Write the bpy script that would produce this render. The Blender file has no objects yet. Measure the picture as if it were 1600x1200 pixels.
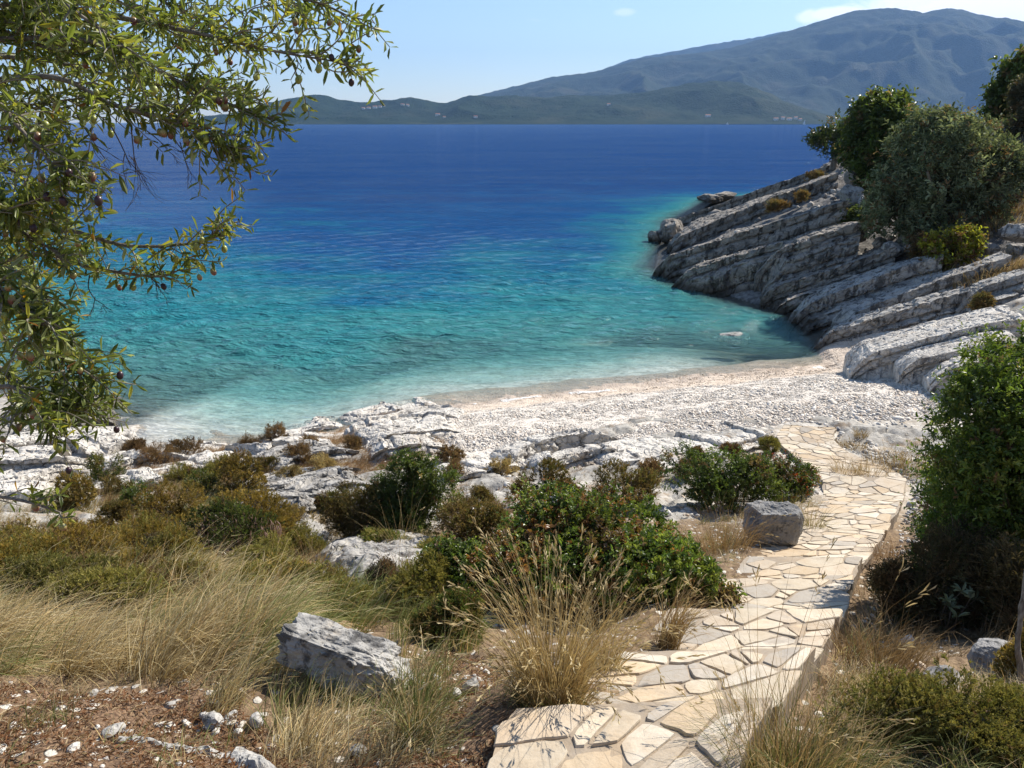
import bpy, math, random
import numpy as np
from math import radians, sin, cos, pi
rng0 = np.random.default_rng(7)
SC = bpy.context.scene
COL = SC.collection
# ------------------------------------------------------------------ camera numbers
CAMZ = 8.0; PITCH = radians(18.7); FPX = 1208.0
SP, CP = sin(PITCH), cos(PITCH)
SUN_AZ, SUN_EL = radians(50), radians(41)      # azimuth measured from +Y towards +X

def ray(px, py):
    dv = (py - 600) / FPX
    return np.array([(px - 800) / FPX, CP - dv * SP, -(SP + dv * CP)])
def proj(P):
    P = np.asarray(P, float); x, y, z = P[..., 0], P[..., 1], P[..., 2] - CAMZ
    d = y * CP - z * SP; v = -(y * SP + z * CP)
    d = np.where(d > .05, d, .05)
    return 800 + FPX * x / d, 600 + FPX * v / d, d
def at(px, py, d):
    return np.array([0, 0, CAMZ]) + d * ray(px, py)

# ------------------------------------------------------------------ noise
def _h(i, j, k, s):
    n = (i * 374761393 + j * 668265263 + k * 2147483647 + s * 1274126177) & 0xffffffff
    n = ((n ^ (n >> 13)) * 1274126177) & 0xffffffff
    n = ((n ^ (n >> 15)) * 2246822519) & 0xffffffff
    return ((n ^ (n >> 16)) & 0xffffff) / float(0xffffff)
def vnoise(P, s=0):
    P = np.asarray(P, float); f = np.floor(P); I = f.astype(np.int64); t = P - f
    t = t * t * t * (t * (t * 6 - 15) + 10)
    r = 0
    for a in (0, 1):
        wa = t[..., 0] if a else 1 - t[..., 0]
        for b in (0, 1):
            wb = t[..., 1] if b else 1 - t[..., 1]
            for c in (0, 1):
                wc = t[..., 2] if c else 1 - t[..., 2]
                r = r + wa * wb * wc * _h(I[..., 0] + a, I[..., 1] + b, I[..., 2] + c, s)
    return r * 2 - 1
def fbm(P, o=4, s=0, g=.5):
    r = 0; a = 1; P = np.asarray(P, float)
    for k in range(o):
        r = r + a * vnoise(P, s + k * 17); P = P * 2.03 + 11.3; a *= g
    return r
def fbm2(x, y, sc, o=4, s=0, g=.5):
    return fbm(np.stack([x * sc, y * sc, np.zeros_like(x) + s * .37], -1), o, s, g)
def worley(P, s=0):
    """distance to first and second feature point, and the first one's random value"""
    P = np.asarray(P, float); I = np.floor(P).astype(np.int64); sh = P.shape[:-1]
    d1 = np.full(sh, 9.); d2 = np.full(sh, 9.); idv = np.zeros(sh)
    for a in (-1, 0, 1):
        for b in (-1, 0, 1):
            for c in (-1, 0, 1):
                i, j, k = I[..., 0] + a, I[..., 1] + b, I[..., 2] + c
                q = np.stack([i + _h(i, j, k, s), j + _h(i, j, k, s + 1), k + _h(i, j, k, s + 2)], -1)
                d = np.sqrt(((q - P) ** 2).sum(-1)); m = d < d1
                d2 = np.where(m, d1, np.minimum(d2, d)); idv = np.where(m, _h(i, j, k, s + 5), idv); d1 = np.where(m, d, d1)
    return d1, d2, idv
def sstep(a, b, x):
    t = np.clip((np.asarray(x, float) - a) / (b - a), 0, 1); return t * t * (3 - 2 * t)
def smax(a, b, k):
    h = np.clip(.5 + .5 * (a - b) / k, 0, 1); return b * (1 - h) + a * h + k * h * (1 - h)

# ------------------------------------------------------------------ terrain
_ky = np.array([-60, -5, 0, 2.3, 4, 5.5, 7.4, 9, 11.7, 14, 16.1, 19.0, 21.5, 24.2, 27.2, 31.4, 40, 60, 120, 400, 3000.])
_kz = np.array([26, 8.3, 6.45, 5.75, 4.85, 4.2, 3.35, 2.85, 2.0, 1.55, 1.3,   .72, 0, -.30, -.75, -1.55, -3.6, -8.2, -18, -40, -90.])
_ty = np.linspace(-60, 420, 9601); _tz = np.interp(_ty, _ky, _kz)
_k = np.ones(25) / 25; _tz = np.convolve(np.pad(_tz, 12, mode='edge'), _k, 'valid')
_ty = np.append(_ty, 3000.); _tz = np.append(_tz, -90.)
_sy = np.array([-20, 5, 10, 15, 20, 23.4, 25.7, 29, 33, 36, 40, 45, 57, 67, 88, 100, 125, 160, 400.])
_sx = np.array([9, 9, 10.5, 11.5, 11.2, 10.8, 11.3, 11.7, 12, 10.4, 8.6, 8.3, 10.9, 13.7, 22, 40, 140, 900, 9000.])
def ycoast(x, y):
    return y - .31 * x * sstep(11, 20, y) + 2.0 * np.exp(-((x + 6.9) / 2.5) ** 2) * sstep(14.5, 18, y)
def g0(x, y):
    x = np.asarray(x, float); y = np.asarray(y, float)
    b = np.interp(ycoast(x, y), _ty, _tz)
    xs = np.interp(y, _sy, _sx); t = x - xs
    hh = np.interp(t, [-200, -30, -4, 0, 10, 16.5, 22, 400], [-60, -18, -4.2, 0, 4.3, 7.6, 8.0, 11])
    b = smax(b, np.maximum(b, 0) * .8 + hh, .5)
    xl = np.where(y < 20, -11.3, -11.3 - 2.0 * (y - 20))
    b = smax(b, np.minimum(.10 * (xl - x), 4) + .02, .4) if True else b
    return b
def g(x, y):
    b = g0(x, y); x = np.asarray(x, float); y = np.asarray(y, float)
    n = .10 * fbm2(x, y, .8, 3, 3) + .035 * fbm2(x, y, 3.1, 3, 5)
    b = b + n * (.25 + .75 * sstep(17, 11, ycoast(x, y)) + .5 * sstep(12, 15, x))
    b = b - .28 * np.exp(-(((x - 3.25) / .75) ** 2 + ((y - 5.7) / 1.4) ** 2))
    return b
_T = np.concatenate([np.arange(.8, 12, .03), np.arange(12, 60, .08), np.arange(60, 260, .5)])
def hit(px, py, off=0.):
    r = ray(px, py); X = r[0] * _T; Y = r[1] * _T; Z = CAMZ + r[2] * _T
    f = Z - g(X, Y) - off
    k = np.argmax(f < 0)
    if f[k] >= 0:
        k = int(np.argmin(f[300:])) + 300; d = _T[k]
    else:
        a, b = _T[max(k - 1, 0)], _T[k]; fa, fb = f[max(k - 1, 0)], f[k]
        d = a + (b - a) * (fa / (fa - fb + 1e-9)) if k > 0 else b
    p = np.array([0, 0, CAMZ]) + d * r
    return p
def gp(px, py):
    p = hit(px, py); p[2] = float(g(p[0], p[1])); return p
def depth_of(p): return float(proj(p)[2])
def z_for(p, py):
    """height above p at which the point projects to image row py"""
    x, y = p[0], p[1]; lo, hi = p[2] - 2, p[2] + 30
    for _ in range(50):
        m = (lo + hi) / 2
        if proj([x, y, m])[1] > py: lo = m
        else: hi = m
    return m - p[2]

# ------------------------------------------------------------------ mesh helpers
def mk(name, V, F, mats, parent=None, col=None, smooth=False, mi=None, loc=None):
    """F: list of integer arrays (n,3) or (n,4)"""
    V = np.asarray(V, np.float32)
    if not isinstance(F, (list, tuple)): F = [F]
    F = [np.asarray(f, np.int32) for f in F if len(f)]
    me = bpy.data.meshes.new(name)
    me.vertices.add(len(V)); me.vertices.foreach_set('co', V.ravel())
    tot = np.concatenate([np.full(len(f), f.shape[1], np.int32) for f in F]); lv = np.concatenate([f.ravel() for f in F])
    me.loops.add(len(lv)); me.loops.foreach_set('vertex_index', lv)
    me.polygons.add(len(tot)); st = np.concatenate([[0], np.cumsum(tot)[:-1]]).astype(np.int32)
    me.polygons.foreach_set('loop_start', st); me.polygons.foreach_set('loop_total', tot)
    for m in (mats if isinstance(mats, (list, tuple)) else [mats]): me.materials.append(m)
    if mi is not None: me.polygons.foreach_set('material_index', np.asarray(mi, np.int32))
    me.polygons.foreach_set('use_smooth', np.full(len(tot), bool(smooth)))
    if col is not None:
        c = np.asarray(col, np.float32)
        if c.shape[1] == 3: c = np.concatenate([c, np.ones((len(c), 1), np.float32)], 1)
        a = me.color_attributes.new('Col', 'FLOAT_COLOR', 'POINT'); a.data.foreach_set('color', c.ravel())
    me.update(calc_edges=True); me.validate(verbose=False)
    o = bpy.data.objects.new(name, me); COL.objects.link(o)
    if loc is not None: o.location = loc
    if parent is not None: o.parent = parent
    return o
def tag(o, label=None, cat=None, group=None, kind=None):
    if label: o['label'] = label
    if cat: o['category'] = cat
    if group: o['group'] = group
    if kind: o['kind'] = kind
    return o
def thing(name, label, cat, loc, group=None):
    o = bpy.data.objects.new(name, None); COL.objects.link(o); o.location = [float(v) for v in loc]
    o.empty_display_size = .1
    return tag(o, label, cat, group)
def unit(v): return v / (np.linalg.norm(v, axis=-1, keepdims=True) + 1e-9)
class Bag:
    def __init__(s): s.V = []; s.F = []; s.C = []; s.n = 0
    def add(s, V, F, C):
        V = np.asarray(V, float); s.V.append(V); s.F += [np.asarray(f) + s.n for f in F]
        C = np.asarray(C, float); s.C.append(np.broadcast_to(C, (len(V), 3)) if C.ndim == 1 else C); s.n += len(V)
    def build(s, name, mats, parent=None, smooth=False, loc=None):
        V = np.concatenate(s.V); V = V if loc is None else V - np.asarray(loc)
        q = [f for f in s.F if f.shape[1] == 4]; t = [f for f in s.F if f.shape[1] == 3]
        F = ([np.concatenate(q)] if q else []) + ([np.concatenate(t)] if t else [])
        return mk(name, V, F, mats, parent, np.concatenate(s.C), smooth)
def leaves(P, D, U, L, W, C, fold=.25, curl=.12):
    """batch of leaves: base P, direction D, up-ish vector U, length L, width W, colour C"""
    n = len(P); D = unit(D); S = unit(np.cross(D, U)); N = np.cross(S, D)
    L = np.broadcast_to(L, (n,))[:, None]; W = np.broadcast_to(W, (n,))[:, None]
    mid = P + D * L * .5 + N * L * curl * .5
    tip = P + D * L - N * L * curl * .3
    up = N * W * fold
    l1 = P + D * L * .3 + S * W * .42 + up; r1 = P + D * L * .3 - S * W * .42 + up
    l2 = mid + D * L * .22 + S * W * .4 + up; r2 = mid + D * L * .22 - S * W * .4 + up
    V = np.stack([P, l1, l2, tip, r2, r1], 1).reshape(-1, 3)
    b = np.arange(n)[:, None] * 6
    F = np.concatenate([b + np.array([[0, 3, 2, 1]]), b + np.array([[0, 5, 4, 3]])])
    return V, [F], np.repeat(np.asarray(C, float), 6, 0)
def blades(P, az, lean, L, W, C, rg, K=4, droop=.5, tipc=None, face=None):
    """batch of grass ribbons that lean towards azimuth az and droop along their length"""
    n = len(P); dirh = np.stack([np.cos(az), np.sin(az), np.zeros(n)], 1)
    f = rg.uniform(0, 2 * pi, n) if face is None else face
    side0 = np.stack([np.cos(f), np.sin(f), np.zeros(n)], 1)
    kn = rg.integers(1, K, n); kink = np.where(rg.uniform(0, 1, n) < .16, rg.uniform(.4, 1.5, n), 0); dirk = rg.normal(0, .5, n)
    pts = [P]; ang = lean.copy(); p = P.copy()
    for k in range(K):
        d = dirh * np.sin(ang)[:, None] + np.array([0, 0, 1.]) * np.cos(ang)[:, None]
        p = p + d * (L / K)[:, None]; pts.append(p); ang = ang + droop / K * (1 + .6 * k) + kink * (kn == k)
    V = []; C2 = []
    for k in range(K + 1):
        w = (W * (1 - (k / K) ** 1.6 * .92))[:, None] * .5
        V += [pts[k] - side0 * w, pts[k] + side0 * w]
        cc = C if tipc is None else C * (1 - k / K) + tipc * (k / K)
        C2 += [cc, cc]
    V = np.stack(V, 1).reshape(-1, 3); C2 = np.stack(C2, 1).reshape(-1, 3)
    b = np.arange(n)[:, None] * (2 * (K + 1)); F = []
    for k in range(K): F.append(b + np.array([[2 * k, 2 * k + 1, 2 * k + 3, 2 * k + 2]]))
    return V, [np.concatenate(F)], C2
def tube(P, R, ns=6, cap=True):
    P = np.asarray(P, float); n = len(P); R = np.broadcast_to(R, (n,))
    T = unit(np.gradient(P, axis=0)); a = np.array([0.3, .9, .3]); S = unit(np.cross(T, a)); B = np.cross(T, S)
    th = np.arange(ns) * 2 * pi / ns
    V = (P[:, None] + R[:, None, None] * (np.cos(th)[None, :, None] * S[:, None] + np.sin(th)[None, :, None] * B[:, None])).reshape(-1, 3)
    i = np.arange(n - 1)[:, None] * ns; j = np.arange(ns)[None]; k = (j + 1) % ns
    F = np.stack([i + j, i + k, i + k + ns, i + j + ns], -1).reshape(-1, 4)
    return V, [F]
def bez(pts, n):
    """smooth curve through points (Catmull-Rom), n samples"""
    P = np.asarray(pts, float); P = np.concatenate([[2 * P[0] - P[1]], P, [2 * P[-1] - P[-2]]])
    m = len(P) - 3; u = np.linspace(0, m - 1e-6, n); i = u.astype(int); t = (u - i)[:, None]
    a, b, c, d = P[i], P[i + 1], P[i + 2], P[i + 3]
    return .5 * (2 * b + (c - a) * t + (2 * a - 5 * b + 4 * c - d) * t * t + (3 * b - a - 3 * c + d) * t ** 3)
def ico(sub):
    import bmesh
    bm = bmesh.new(); bmesh.ops.create_icosphere(bm, subdivisions=sub, radius=1)
    V = np.array([v.co[:] for v in bm.verts]); F = np.array([[v.index for v in f.verts] for f in bm.faces]); bm.free()
    return V, F
def inpoly(x, y, poly):
    x = np.asarray(x); r = np.zeros(x.shape, bool); n = len(poly)
    for i in range(n):
        (x1, y1), (x2, y2) = poly[i], poly[(i + 1) % n]
        c = ((y1 > y) != (y2 > y)) & (x < (x2 - x1) * (y - y1) / (y2 - y1 + 1e-12) + x1); r ^= c
    return r
def pick(cols, n, rg, var=.2, w=None):
    c = np.asarray(cols, float); i = rg.choice(len(c), n, p=w); return c[i] * (1 + rg.uniform(-var, var, (n, 1)))

# ------------------------------------------------------------------ materials
class NT:
    def __init__(s, name):
        s.m = bpy.data.materials.new(name); s.m.use_nodes = True; s.t = s.m.node_tree; s.t.nodes.clear()
        s.out = s.n('ShaderNodeOutputMaterial')
    def n(s, ty, **kw):
        o = s.t.nodes.new(ty)
        for k, v in kw.items(): setattr(o, k, v)
        return o
    def l(s, a, b): s.t.links.new(a, b)
    def v(s, sock, val):
        if hasattr(val, 'is_output') or isinstance(val, bpy.types.NodeSocket): s.l(val, sock)
        else:
            if hasattr(sock.default_value, '__len__') and not hasattr(val, '__len__'): val = [val] * len(sock.default_value)
            if hasattr(val, '__len__') and len(sock.default_value) == 4 and len(val) == 3: val = (*val, 1)
            sock.default_value = val
    def math(s, op, a, b=0., c=0., clamp=False):
        o = s.n('ShaderNodeMath', operation=op, use_clamp=clamp)
        for i, q in enumerate((a, b, c)): s.v(o.inputs[i], q)
        return o.outputs[0]
    def mix(s, f, a, b, blend='MIX'):
        o = s.n('ShaderNodeMix', data_type='RGBA', blend_type=blend); s.v(o.inputs[0], f); s.v(o.inputs[6], a); s.v(o.inputs[7], b); return o.outputs[2]
    def pos(s): return s.n('ShaderNodeNewGeometry').outputs['Position']
    def map(s, vec, scale=(1, 1, 1), rot=(0, 0, 0), loc=(0, 0, 0)):
        o = s.n('ShaderNodeMapping'); s.l(vec, o.inputs[0]); o.inputs['Scale'].default_value = scale; o.inputs['Rotation'].default_value = rot; o.inputs['Location'].default_value = loc; return o.outputs[0]
    def noise(s, vec, scale, detail=4, rough=.55, dist=0., out=0):
        o = s.n('ShaderNodeTexNoise'); s.l(vec, o.inputs['Vector']); o.inputs['Scale'].default_value = scale; o.inputs['Detail'].default_value = detail
        o.inputs['Roughness'].default_value = rough; o.inputs['Distortion'].default_value = dist; return o.outputs[out]
    def voro(s, vec, scale, feature='F1', out='Distance', rand=1.):
        o = s.n('ShaderNodeTexVoronoi', feature=feature); s.l(vec, o.inputs['Vector']); o.inputs['Scale'].default_value = scale; o.inputs['Randomness'].default_value = rand; return o.outputs[out]
    def ramp(s, f, stops, interp='LINEAR'):
        o = s.n('ShaderNodeValToRGB'); s.v(o.inputs[0], f); e = o.color_ramp.elements; o.color_ramp.interpolation = interp
        while len(e) < len(stops): e.new(.5)
        for q, (p, c) in zip(e, stops):
            q.position = p; q.color = (*c, 1) if hasattr(c, '__len__') else (c, c, c, 1)
        return o.outputs[0]
    def rng(s, f, a, b, c=0., d=1.):
        o = s.n('ShaderNodeMapRange', interpolation_type='SMOOTHSTEP'); s.v(o.inputs[0], f)
        for i, q in enumerate((a, b, c, d)): s.v(o.inputs[i + 1], q)
        return o.outputs[0]
    def attr(s, name='Col', out=0): return s.n('ShaderNodeAttribute', attribute_name=name).outputs[out]
    def bump(s, h, strength=.5, dist=.02, normal=None):
        o = s.n('ShaderNodeBump'); s.l(h, o.inputs['Height']); s.v(o.inputs['Strength'], strength); o.inputs['Distance'].default_value = dist
        if normal is not None: s.l(normal, o.inputs['Normal'])
        return o.outputs[0]
    def bsdf(s, color, rough=.8, spec=.3, normal=None):
        o = s.n('ShaderNodeBsdfPrincipled'); s.v(o.inputs['Base Color'], color); s.v(o.inputs['Roughness'], rough); s.v(o.inputs['Specular IOR Level'], spec)
        if normal is not None: s.l(normal, o.inputs['Normal'])
        return o.outputs[0]
    def done(s, sh): s.l(sh, s.out.inputs[0]); return s.m

def leaf_mat(name, rough=.45, spec=.35, trans=.35, tint=(1.15, 1.25, .55)):
    t = NT(name); c = t.attr()
    tr = t.n('ShaderNodeBsdfTranslucent'); t.l(t.mix(1., c, tint, 'MULTIPLY'), tr.inputs[0])
    m = t.n('ShaderNodeMixShader'); m.inputs[0].default_value = trans
    t.l(t.bsdf(c, rough, spec), m.inputs[1]); t.l(tr.outputs[0], m.inputs[2])
    return t.done(m.outputs[0])
M = {}
M['leaf'] = leaf_mat('glossy_leaf', .36, .5, .4)
M['olive_leaf'] = leaf_mat('olive_leaf', .45, .4, .46, (1.22, 1.25, .5))
M['dry'] = leaf_mat('dry_plant', .7, .15, .3, (1.1, 1., .7))
M['needle'] = leaf_mat('matt_leaf', .65, .2, .3, (1.1, 1.1, .6))
def bark():
    t = NT('bark'); p = t.pos(); n = t.noise(t.map(p, (1, 1, .3)), 60, 5, .6)
    c = t.ramp(n, [(.3, (.09, .075, .06)), (.7, (.3, .27, .23))])
    return t.done(t.bsdf(c, .9, .1, t.bump(n, .6, .01)))
M['bark'] = bark()
def rock_mat(name, light, dark, stain, sa, warm=(.5, .38, .24), wa=.3, wet=True, scale=1., crack=1., zs=.35, hb=1.2):
    """limestone: pale ground, dark lichen/weather stains, warm rust patches, a dark splash zone just above the sea"""
    t = NT(name); p = t.pos()
    n1 = t.noise(p, 1.1 * scale, 6, .6); n2 = t.noise(t.map(p, (1, 1, zs)), 3.2 * scale, 6, .68, .4); n3 = t.noise(p, 22 * scale, 4, .65)
    c = t.mix(t.rng(n1, .35, .7), light, dark)
    c = t.mix(t.math('MULTIPLY', t.rng(n2, 1 - sa, 1.1 - sa), .85), c, stain)
    n4 = t.noise(t.map(p, loc=(5, 3, 1)), 2.1 * scale, 4, .6)
    c = t.mix(t.math('MULTIPLY', t.rng(n4, .55, .75), wa), c, warm)
    c = t.mix(t.rng(n3, .3, .75, 0., .35), c, (.95, .93, .9), 'MULTIPLY')
    vd = t.voro(t.map(t.n('ShaderNodeVectorMath', operation='ADD').outputs[0], (1, 1, 2.2)), 2.6 * scale, 'DISTANCE_TO_EDGE')
    va = [q for q in t.t.nodes if q.type == 'VECT_MATH'][0]; t.l(p, va.inputs[0])
    nv = t.n('ShaderNodeVectorMath', operation='SCALE'); t.l(t.noise(p, 2.5 * scale, 3, .6, out=1), nv.inputs[0]); nv.inputs['Scale'].default_value = .35; t.l(nv.outputs[0], va.inputs[1])
    ck = t.rng(vd, 0., .045)
    c = t.mix(t.math('MULTIPLY', t.math('SUBTRACT', 1., ck), .45 * crack), c, (.1, .09, .08))
    if wet:
        z = t.n('ShaderNodeSeparateXYZ'); t.l(p, z.inputs[0])
        wv = t.math('ADD', z.outputs[2], t.math('MULTIPLY', n1, -.7))
        c = t.mix(t.rng(wv, .35, -.25, 0., .82), c, (.05, .04, .028))
    pit = t.rng(t.voro(t.map(p, loc=(2, 5, 8)), 9 * scale), .32, .1)
    c = t.mix(t.math('MULTIPLY', pit, t.rng(n1, .45, .6, 0., .55)), c, (.09, .085, .08))
    h = t.math('ADD', t.math('MULTIPLY', n3, .35), t.math('ADD', t.math('ADD', t.math('MULTIPLY', pit, -.35), t.math('MULTIPLY', ck, .5 * crack)), t.math('MULTIPLY', n2, hb)))
    return t.done(t.bsdf(c, .85, .2, t.bump(h, .75, .06 / scale)))
M['rock_head'] = rock_mat('headland_limestone', (.38, .34, .295), (.20, .183, .162), (.05, .046, .042), .5, warm=(.26, .20, .14))
M['rock_white'] = rock_mat('white_limestone', (.64, .60, .54), (.47, .435, .39), (.13, .12, .115), .46, warm=(.56, .42, .28), wa=.45)
M['rock_white_dry'] = rock_mat('dry_white_limestone', (.64, .60, .54), (.47, .435, .39), (.13, .12, .115), .46, warm=(.56, .42, .28), wa=.45, wet=False)
M['rock_mid'] = rock_mat('grey_white_limestone', (.46, .435, .40), (.29, .275, .255), (.08, .076, .072), .5)
M['boulder'] = rock_mat('boulder_limestone', (.46, .44, .41), (.27, .26, .245), (.08, .077, .075), .5, wet=False, scale=2.6, crack=.25, zs=1., hb=.55)
M['boulder_dark'] = rock_mat('grey_boulder', (.30, .29, .28), (.19, .185, .18), (.07, .07, .07), .45, wet=False, scale=2.2, crack=.2, wa=.15, zs=1., hb=.6)
# ------------------------------------------------------------------ ground, seabed, beach
def ticks(*segs):
    o = []
    for a, b, s in segs: o.append(np.arange(a, b - s * .5, s))
    return np.concatenate(o + [[segs[-1][1]]])
def geo(a, b, n): return np.geomspace(a, b, n)
XT = np.concatenate([-geo(9000, 62, 26), ticks((-60, -26, 1.), (-26, -13, .25), (-13, 24, .06), (24, 40, .3), (40, 60, 1.)), geo(62, 9000, 26)])
YT = np.concatenate([ticks((-14, 1, .3), (1, 9, .045), (9, 30, .075), (30, 70, .25), (70, 200, 2.)), geo(205, 14000, 34)])

# path centre line, from its two edges
PATH_L = [(740, 1260), (770, 1200), (835, 1125), (960, 1048), (1010, 1008), (1100, 945), (1150, 905), (1200, 858), (1262, 806), (1290, 770), (1272, 742), (1240, 718), (1213, 692), (1226, 672)]
PATH_R = [(1140, 1260), (1178, 1180), (1240, 1080), (1296, 1010), (1330, 930), (1345, 890), (1375, 850), (1400, 800), (1412, 765), (1400, 742), (1335, 716), (1298, 692), (1306, 672)]
def edge_curve(px):
    P = bez(np.array([gp(*q) for q in px]), 400)[:, :2]; s = np.concatenate([[0], np.cumsum(np.linalg.norm(np.diff(P, axis=0), axis=1))]); u = np.linspace(0, s[-1], 300)
    P = np.stack([np.interp(u, s, P[:, k]) for k in (0, 1)], 1)
    return np.stack([np.convolve(np.pad(P[:, k], 8, mode='reflect', reflect_type='odd'), np.ones(17) / 17, 'valid') for k in (0, 1)], 1)
PL, PR = edge_curve(PATH_L), edge_curve(PATH_R)
_c = (PL + PR) / 2; _w = np.linalg.norm(PR - PL, axis=1)
_s = np.concatenate([[0], np.cumsum(np.linalg.norm(np.diff(_c, axis=0), axis=1))]); PLEN = float(_s[-1])
_zc = g0(_c[:, 0], _c[:, 1]) + .07; _zc = np.convolve(np.pad(_zc, 12, mode='edge'), np.ones(25) / 25, 'valid')
STEPS = [.62, 1.75, 3.05, 4.4, 5.9, 9.3, 12.0]
def pz(s):
    z = np.interp(s, _s, _zc); o = 0
    for q in STEPS: o = o + .10 * np.clip((s - (q - .75)) / .75, 0, 1) * (s < q)
    return z + o
def pmap(s, t):
    """path coordinates (metres along, metres across at width 1.35) to x, y"""
    u = (np.asarray(t) / .675 + 1) / 2
    return tuple(np.interp(s, _s, PL[:, k]) * (1 - u) + np.interp(s, _s, PR[:, k]) * u for k in (0, 1))
def path_dist(x, y):
    """(distance from the path's centre line in half widths, path height there)"""
    sh = np.shape(x); x = np.ravel(x); y = np.ravel(y); best = np.full(x.shape, 1e9); zz = np.zeros(x.shape)
    for k in range(0, 300, 4):
        d = np.hypot(x - _c[k, 0], y - _c[k, 1]) / (_w[k] / 2); m = d < best
        best = np.where(m, d, best); zz = np.where(m, _zc[k], zz)
    return best.reshape(sh), zz.reshape(sh)

def rockmask(x, y):
    yc = ycoast(x, y)
    n = fbm2(x, y, .55, 3, 21)
    m = sstep(9.0, 11.2, yc + n * 1.6 - .1 * np.minimum(x, 0)) * sstep(20, 17, y + np.abs(x) * .0)
    m = np.maximum(m * sstep(-.35, .15, n + .12), sstep(11.5, 13, x) * sstep(12, 17, y) * sstep(-.1, .5, fbm2(x, y, .35, 3, 24) + .55 - .05 * (x - 12)))
    xl = -10.6
    m = np.maximum(m, sstep(-10, -11.2, x) * sstep(13, 15, y))
    return m
LITTER = [(-80, 1060), (120, 1078), (300, 1075), (400, 1130), (470, 1190), (490, 1260), (-80, 1260)]
LITTER2 = [(590, 1080), (700, 1010), (830, 1080), (820, 1150), (740, 1260), (520, 1260)]
GX, GY = np.meshgrid(XT, YT)
GZ = g(GX, GY)
_near = (GX > -4) & (GX < 12) & (GY > -2) & (GY < 19)
_pd = np.full(GX.shape, 9.); _pz = np.zeros(GX.shape)
_pd[_near], _pz[_near] = path_dist(GX[_near], GY[_near])
RM = rockmask(GX, GY) * sstep(1.05, 1.5, _pd)
_xs = np.interp(GY, _sy, _sx)
RH = np.where(GY > 24, sstep(-6, -1.5, GX - _xs), 0)
# bedding steps in the exposed rock
_str = GX * -.5 + GY * .866
_st = (_str + .35 * fbm2(GX, GY, .7, 3, 41)) / .55
_fr = _st - np.floor(_st); _lv = _h(np.floor(_st).astype(np.int64), np.zeros_like(_st, dtype=np.int64), np.zeros_like(_st, dtype=np.int64), 9)
_w1, _w2, _wi = worley(np.stack([GX * 1.6, GY * 1.6, GZ * 0], -1), 4)
_ok = (GX > -20) & (GX < 45) & (GY < 75) & (GY > 7)
GZ = GZ + np.where(_ok, RM * ((_lv - .45) * .16 * sstep(0, .12, _fr) * sstep(1, .85, _fr) + (_wi - .5) * .09 - .06 * sstep(.09, 0., _w2 - _w1)), 0)
GZ = GZ + np.where((GY < 9.5) & (GY > 0) & (np.abs(GX) < 9), .02 * fbm2(GX, GY, 9., 3, 8), 0)
GZ = np.where(_pd < 1.25, np.minimum(GZ, _pz - .07), np.where(_pd < 1.6, GZ + (np.minimum(GZ, _pz - .03) - GZ) * sstep(1.6, 1.25, _pd), GZ))
GZ = GZ - .4 * RH * sstep(14, 11, GX - _xs) - 1.6 * RH * sstep(.3, 3, ((GX - 14.5) * 14 + (GY - 71) * 8) / 16.1) * sstep(50, 56, GY)
_bl = sstep(1.9, 1.2, _pd); GZ = np.where(_pd < 1.9, np.maximum(GZ, GZ * (1 - _bl) + (_pz - .085 - .12 * sstep(1.15, 1.9, _pd)) * _bl), GZ)
gpx, gpy, _ = proj(np.stack([GX, GY, GZ], -1))
LM = np.maximum(inpoly(gpx, gpy, LITTER), inpoly(gpx, gpy, LITTER2)) * (GY > .5) * 1.0
ny, nx = GX.shape
idx = np.arange(ny * nx).reshape(ny, nx)
Q = np.stack([idx[:-1, :-1], idx[:-1, 1:], idx[1:, 1:], idx[1:, :-1]], -1).reshape(-1, 4)
VG = np.stack([GX, GY, GZ], -1).reshape(-1, 3)
RM = np.maximum(RM, RH)
CG = np.stack([RM, LM, sstep(9, 13, ycoast(GX, GY))], -1).reshape(-1, 3)
cz = VG[Q, 2].max(1)

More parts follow.
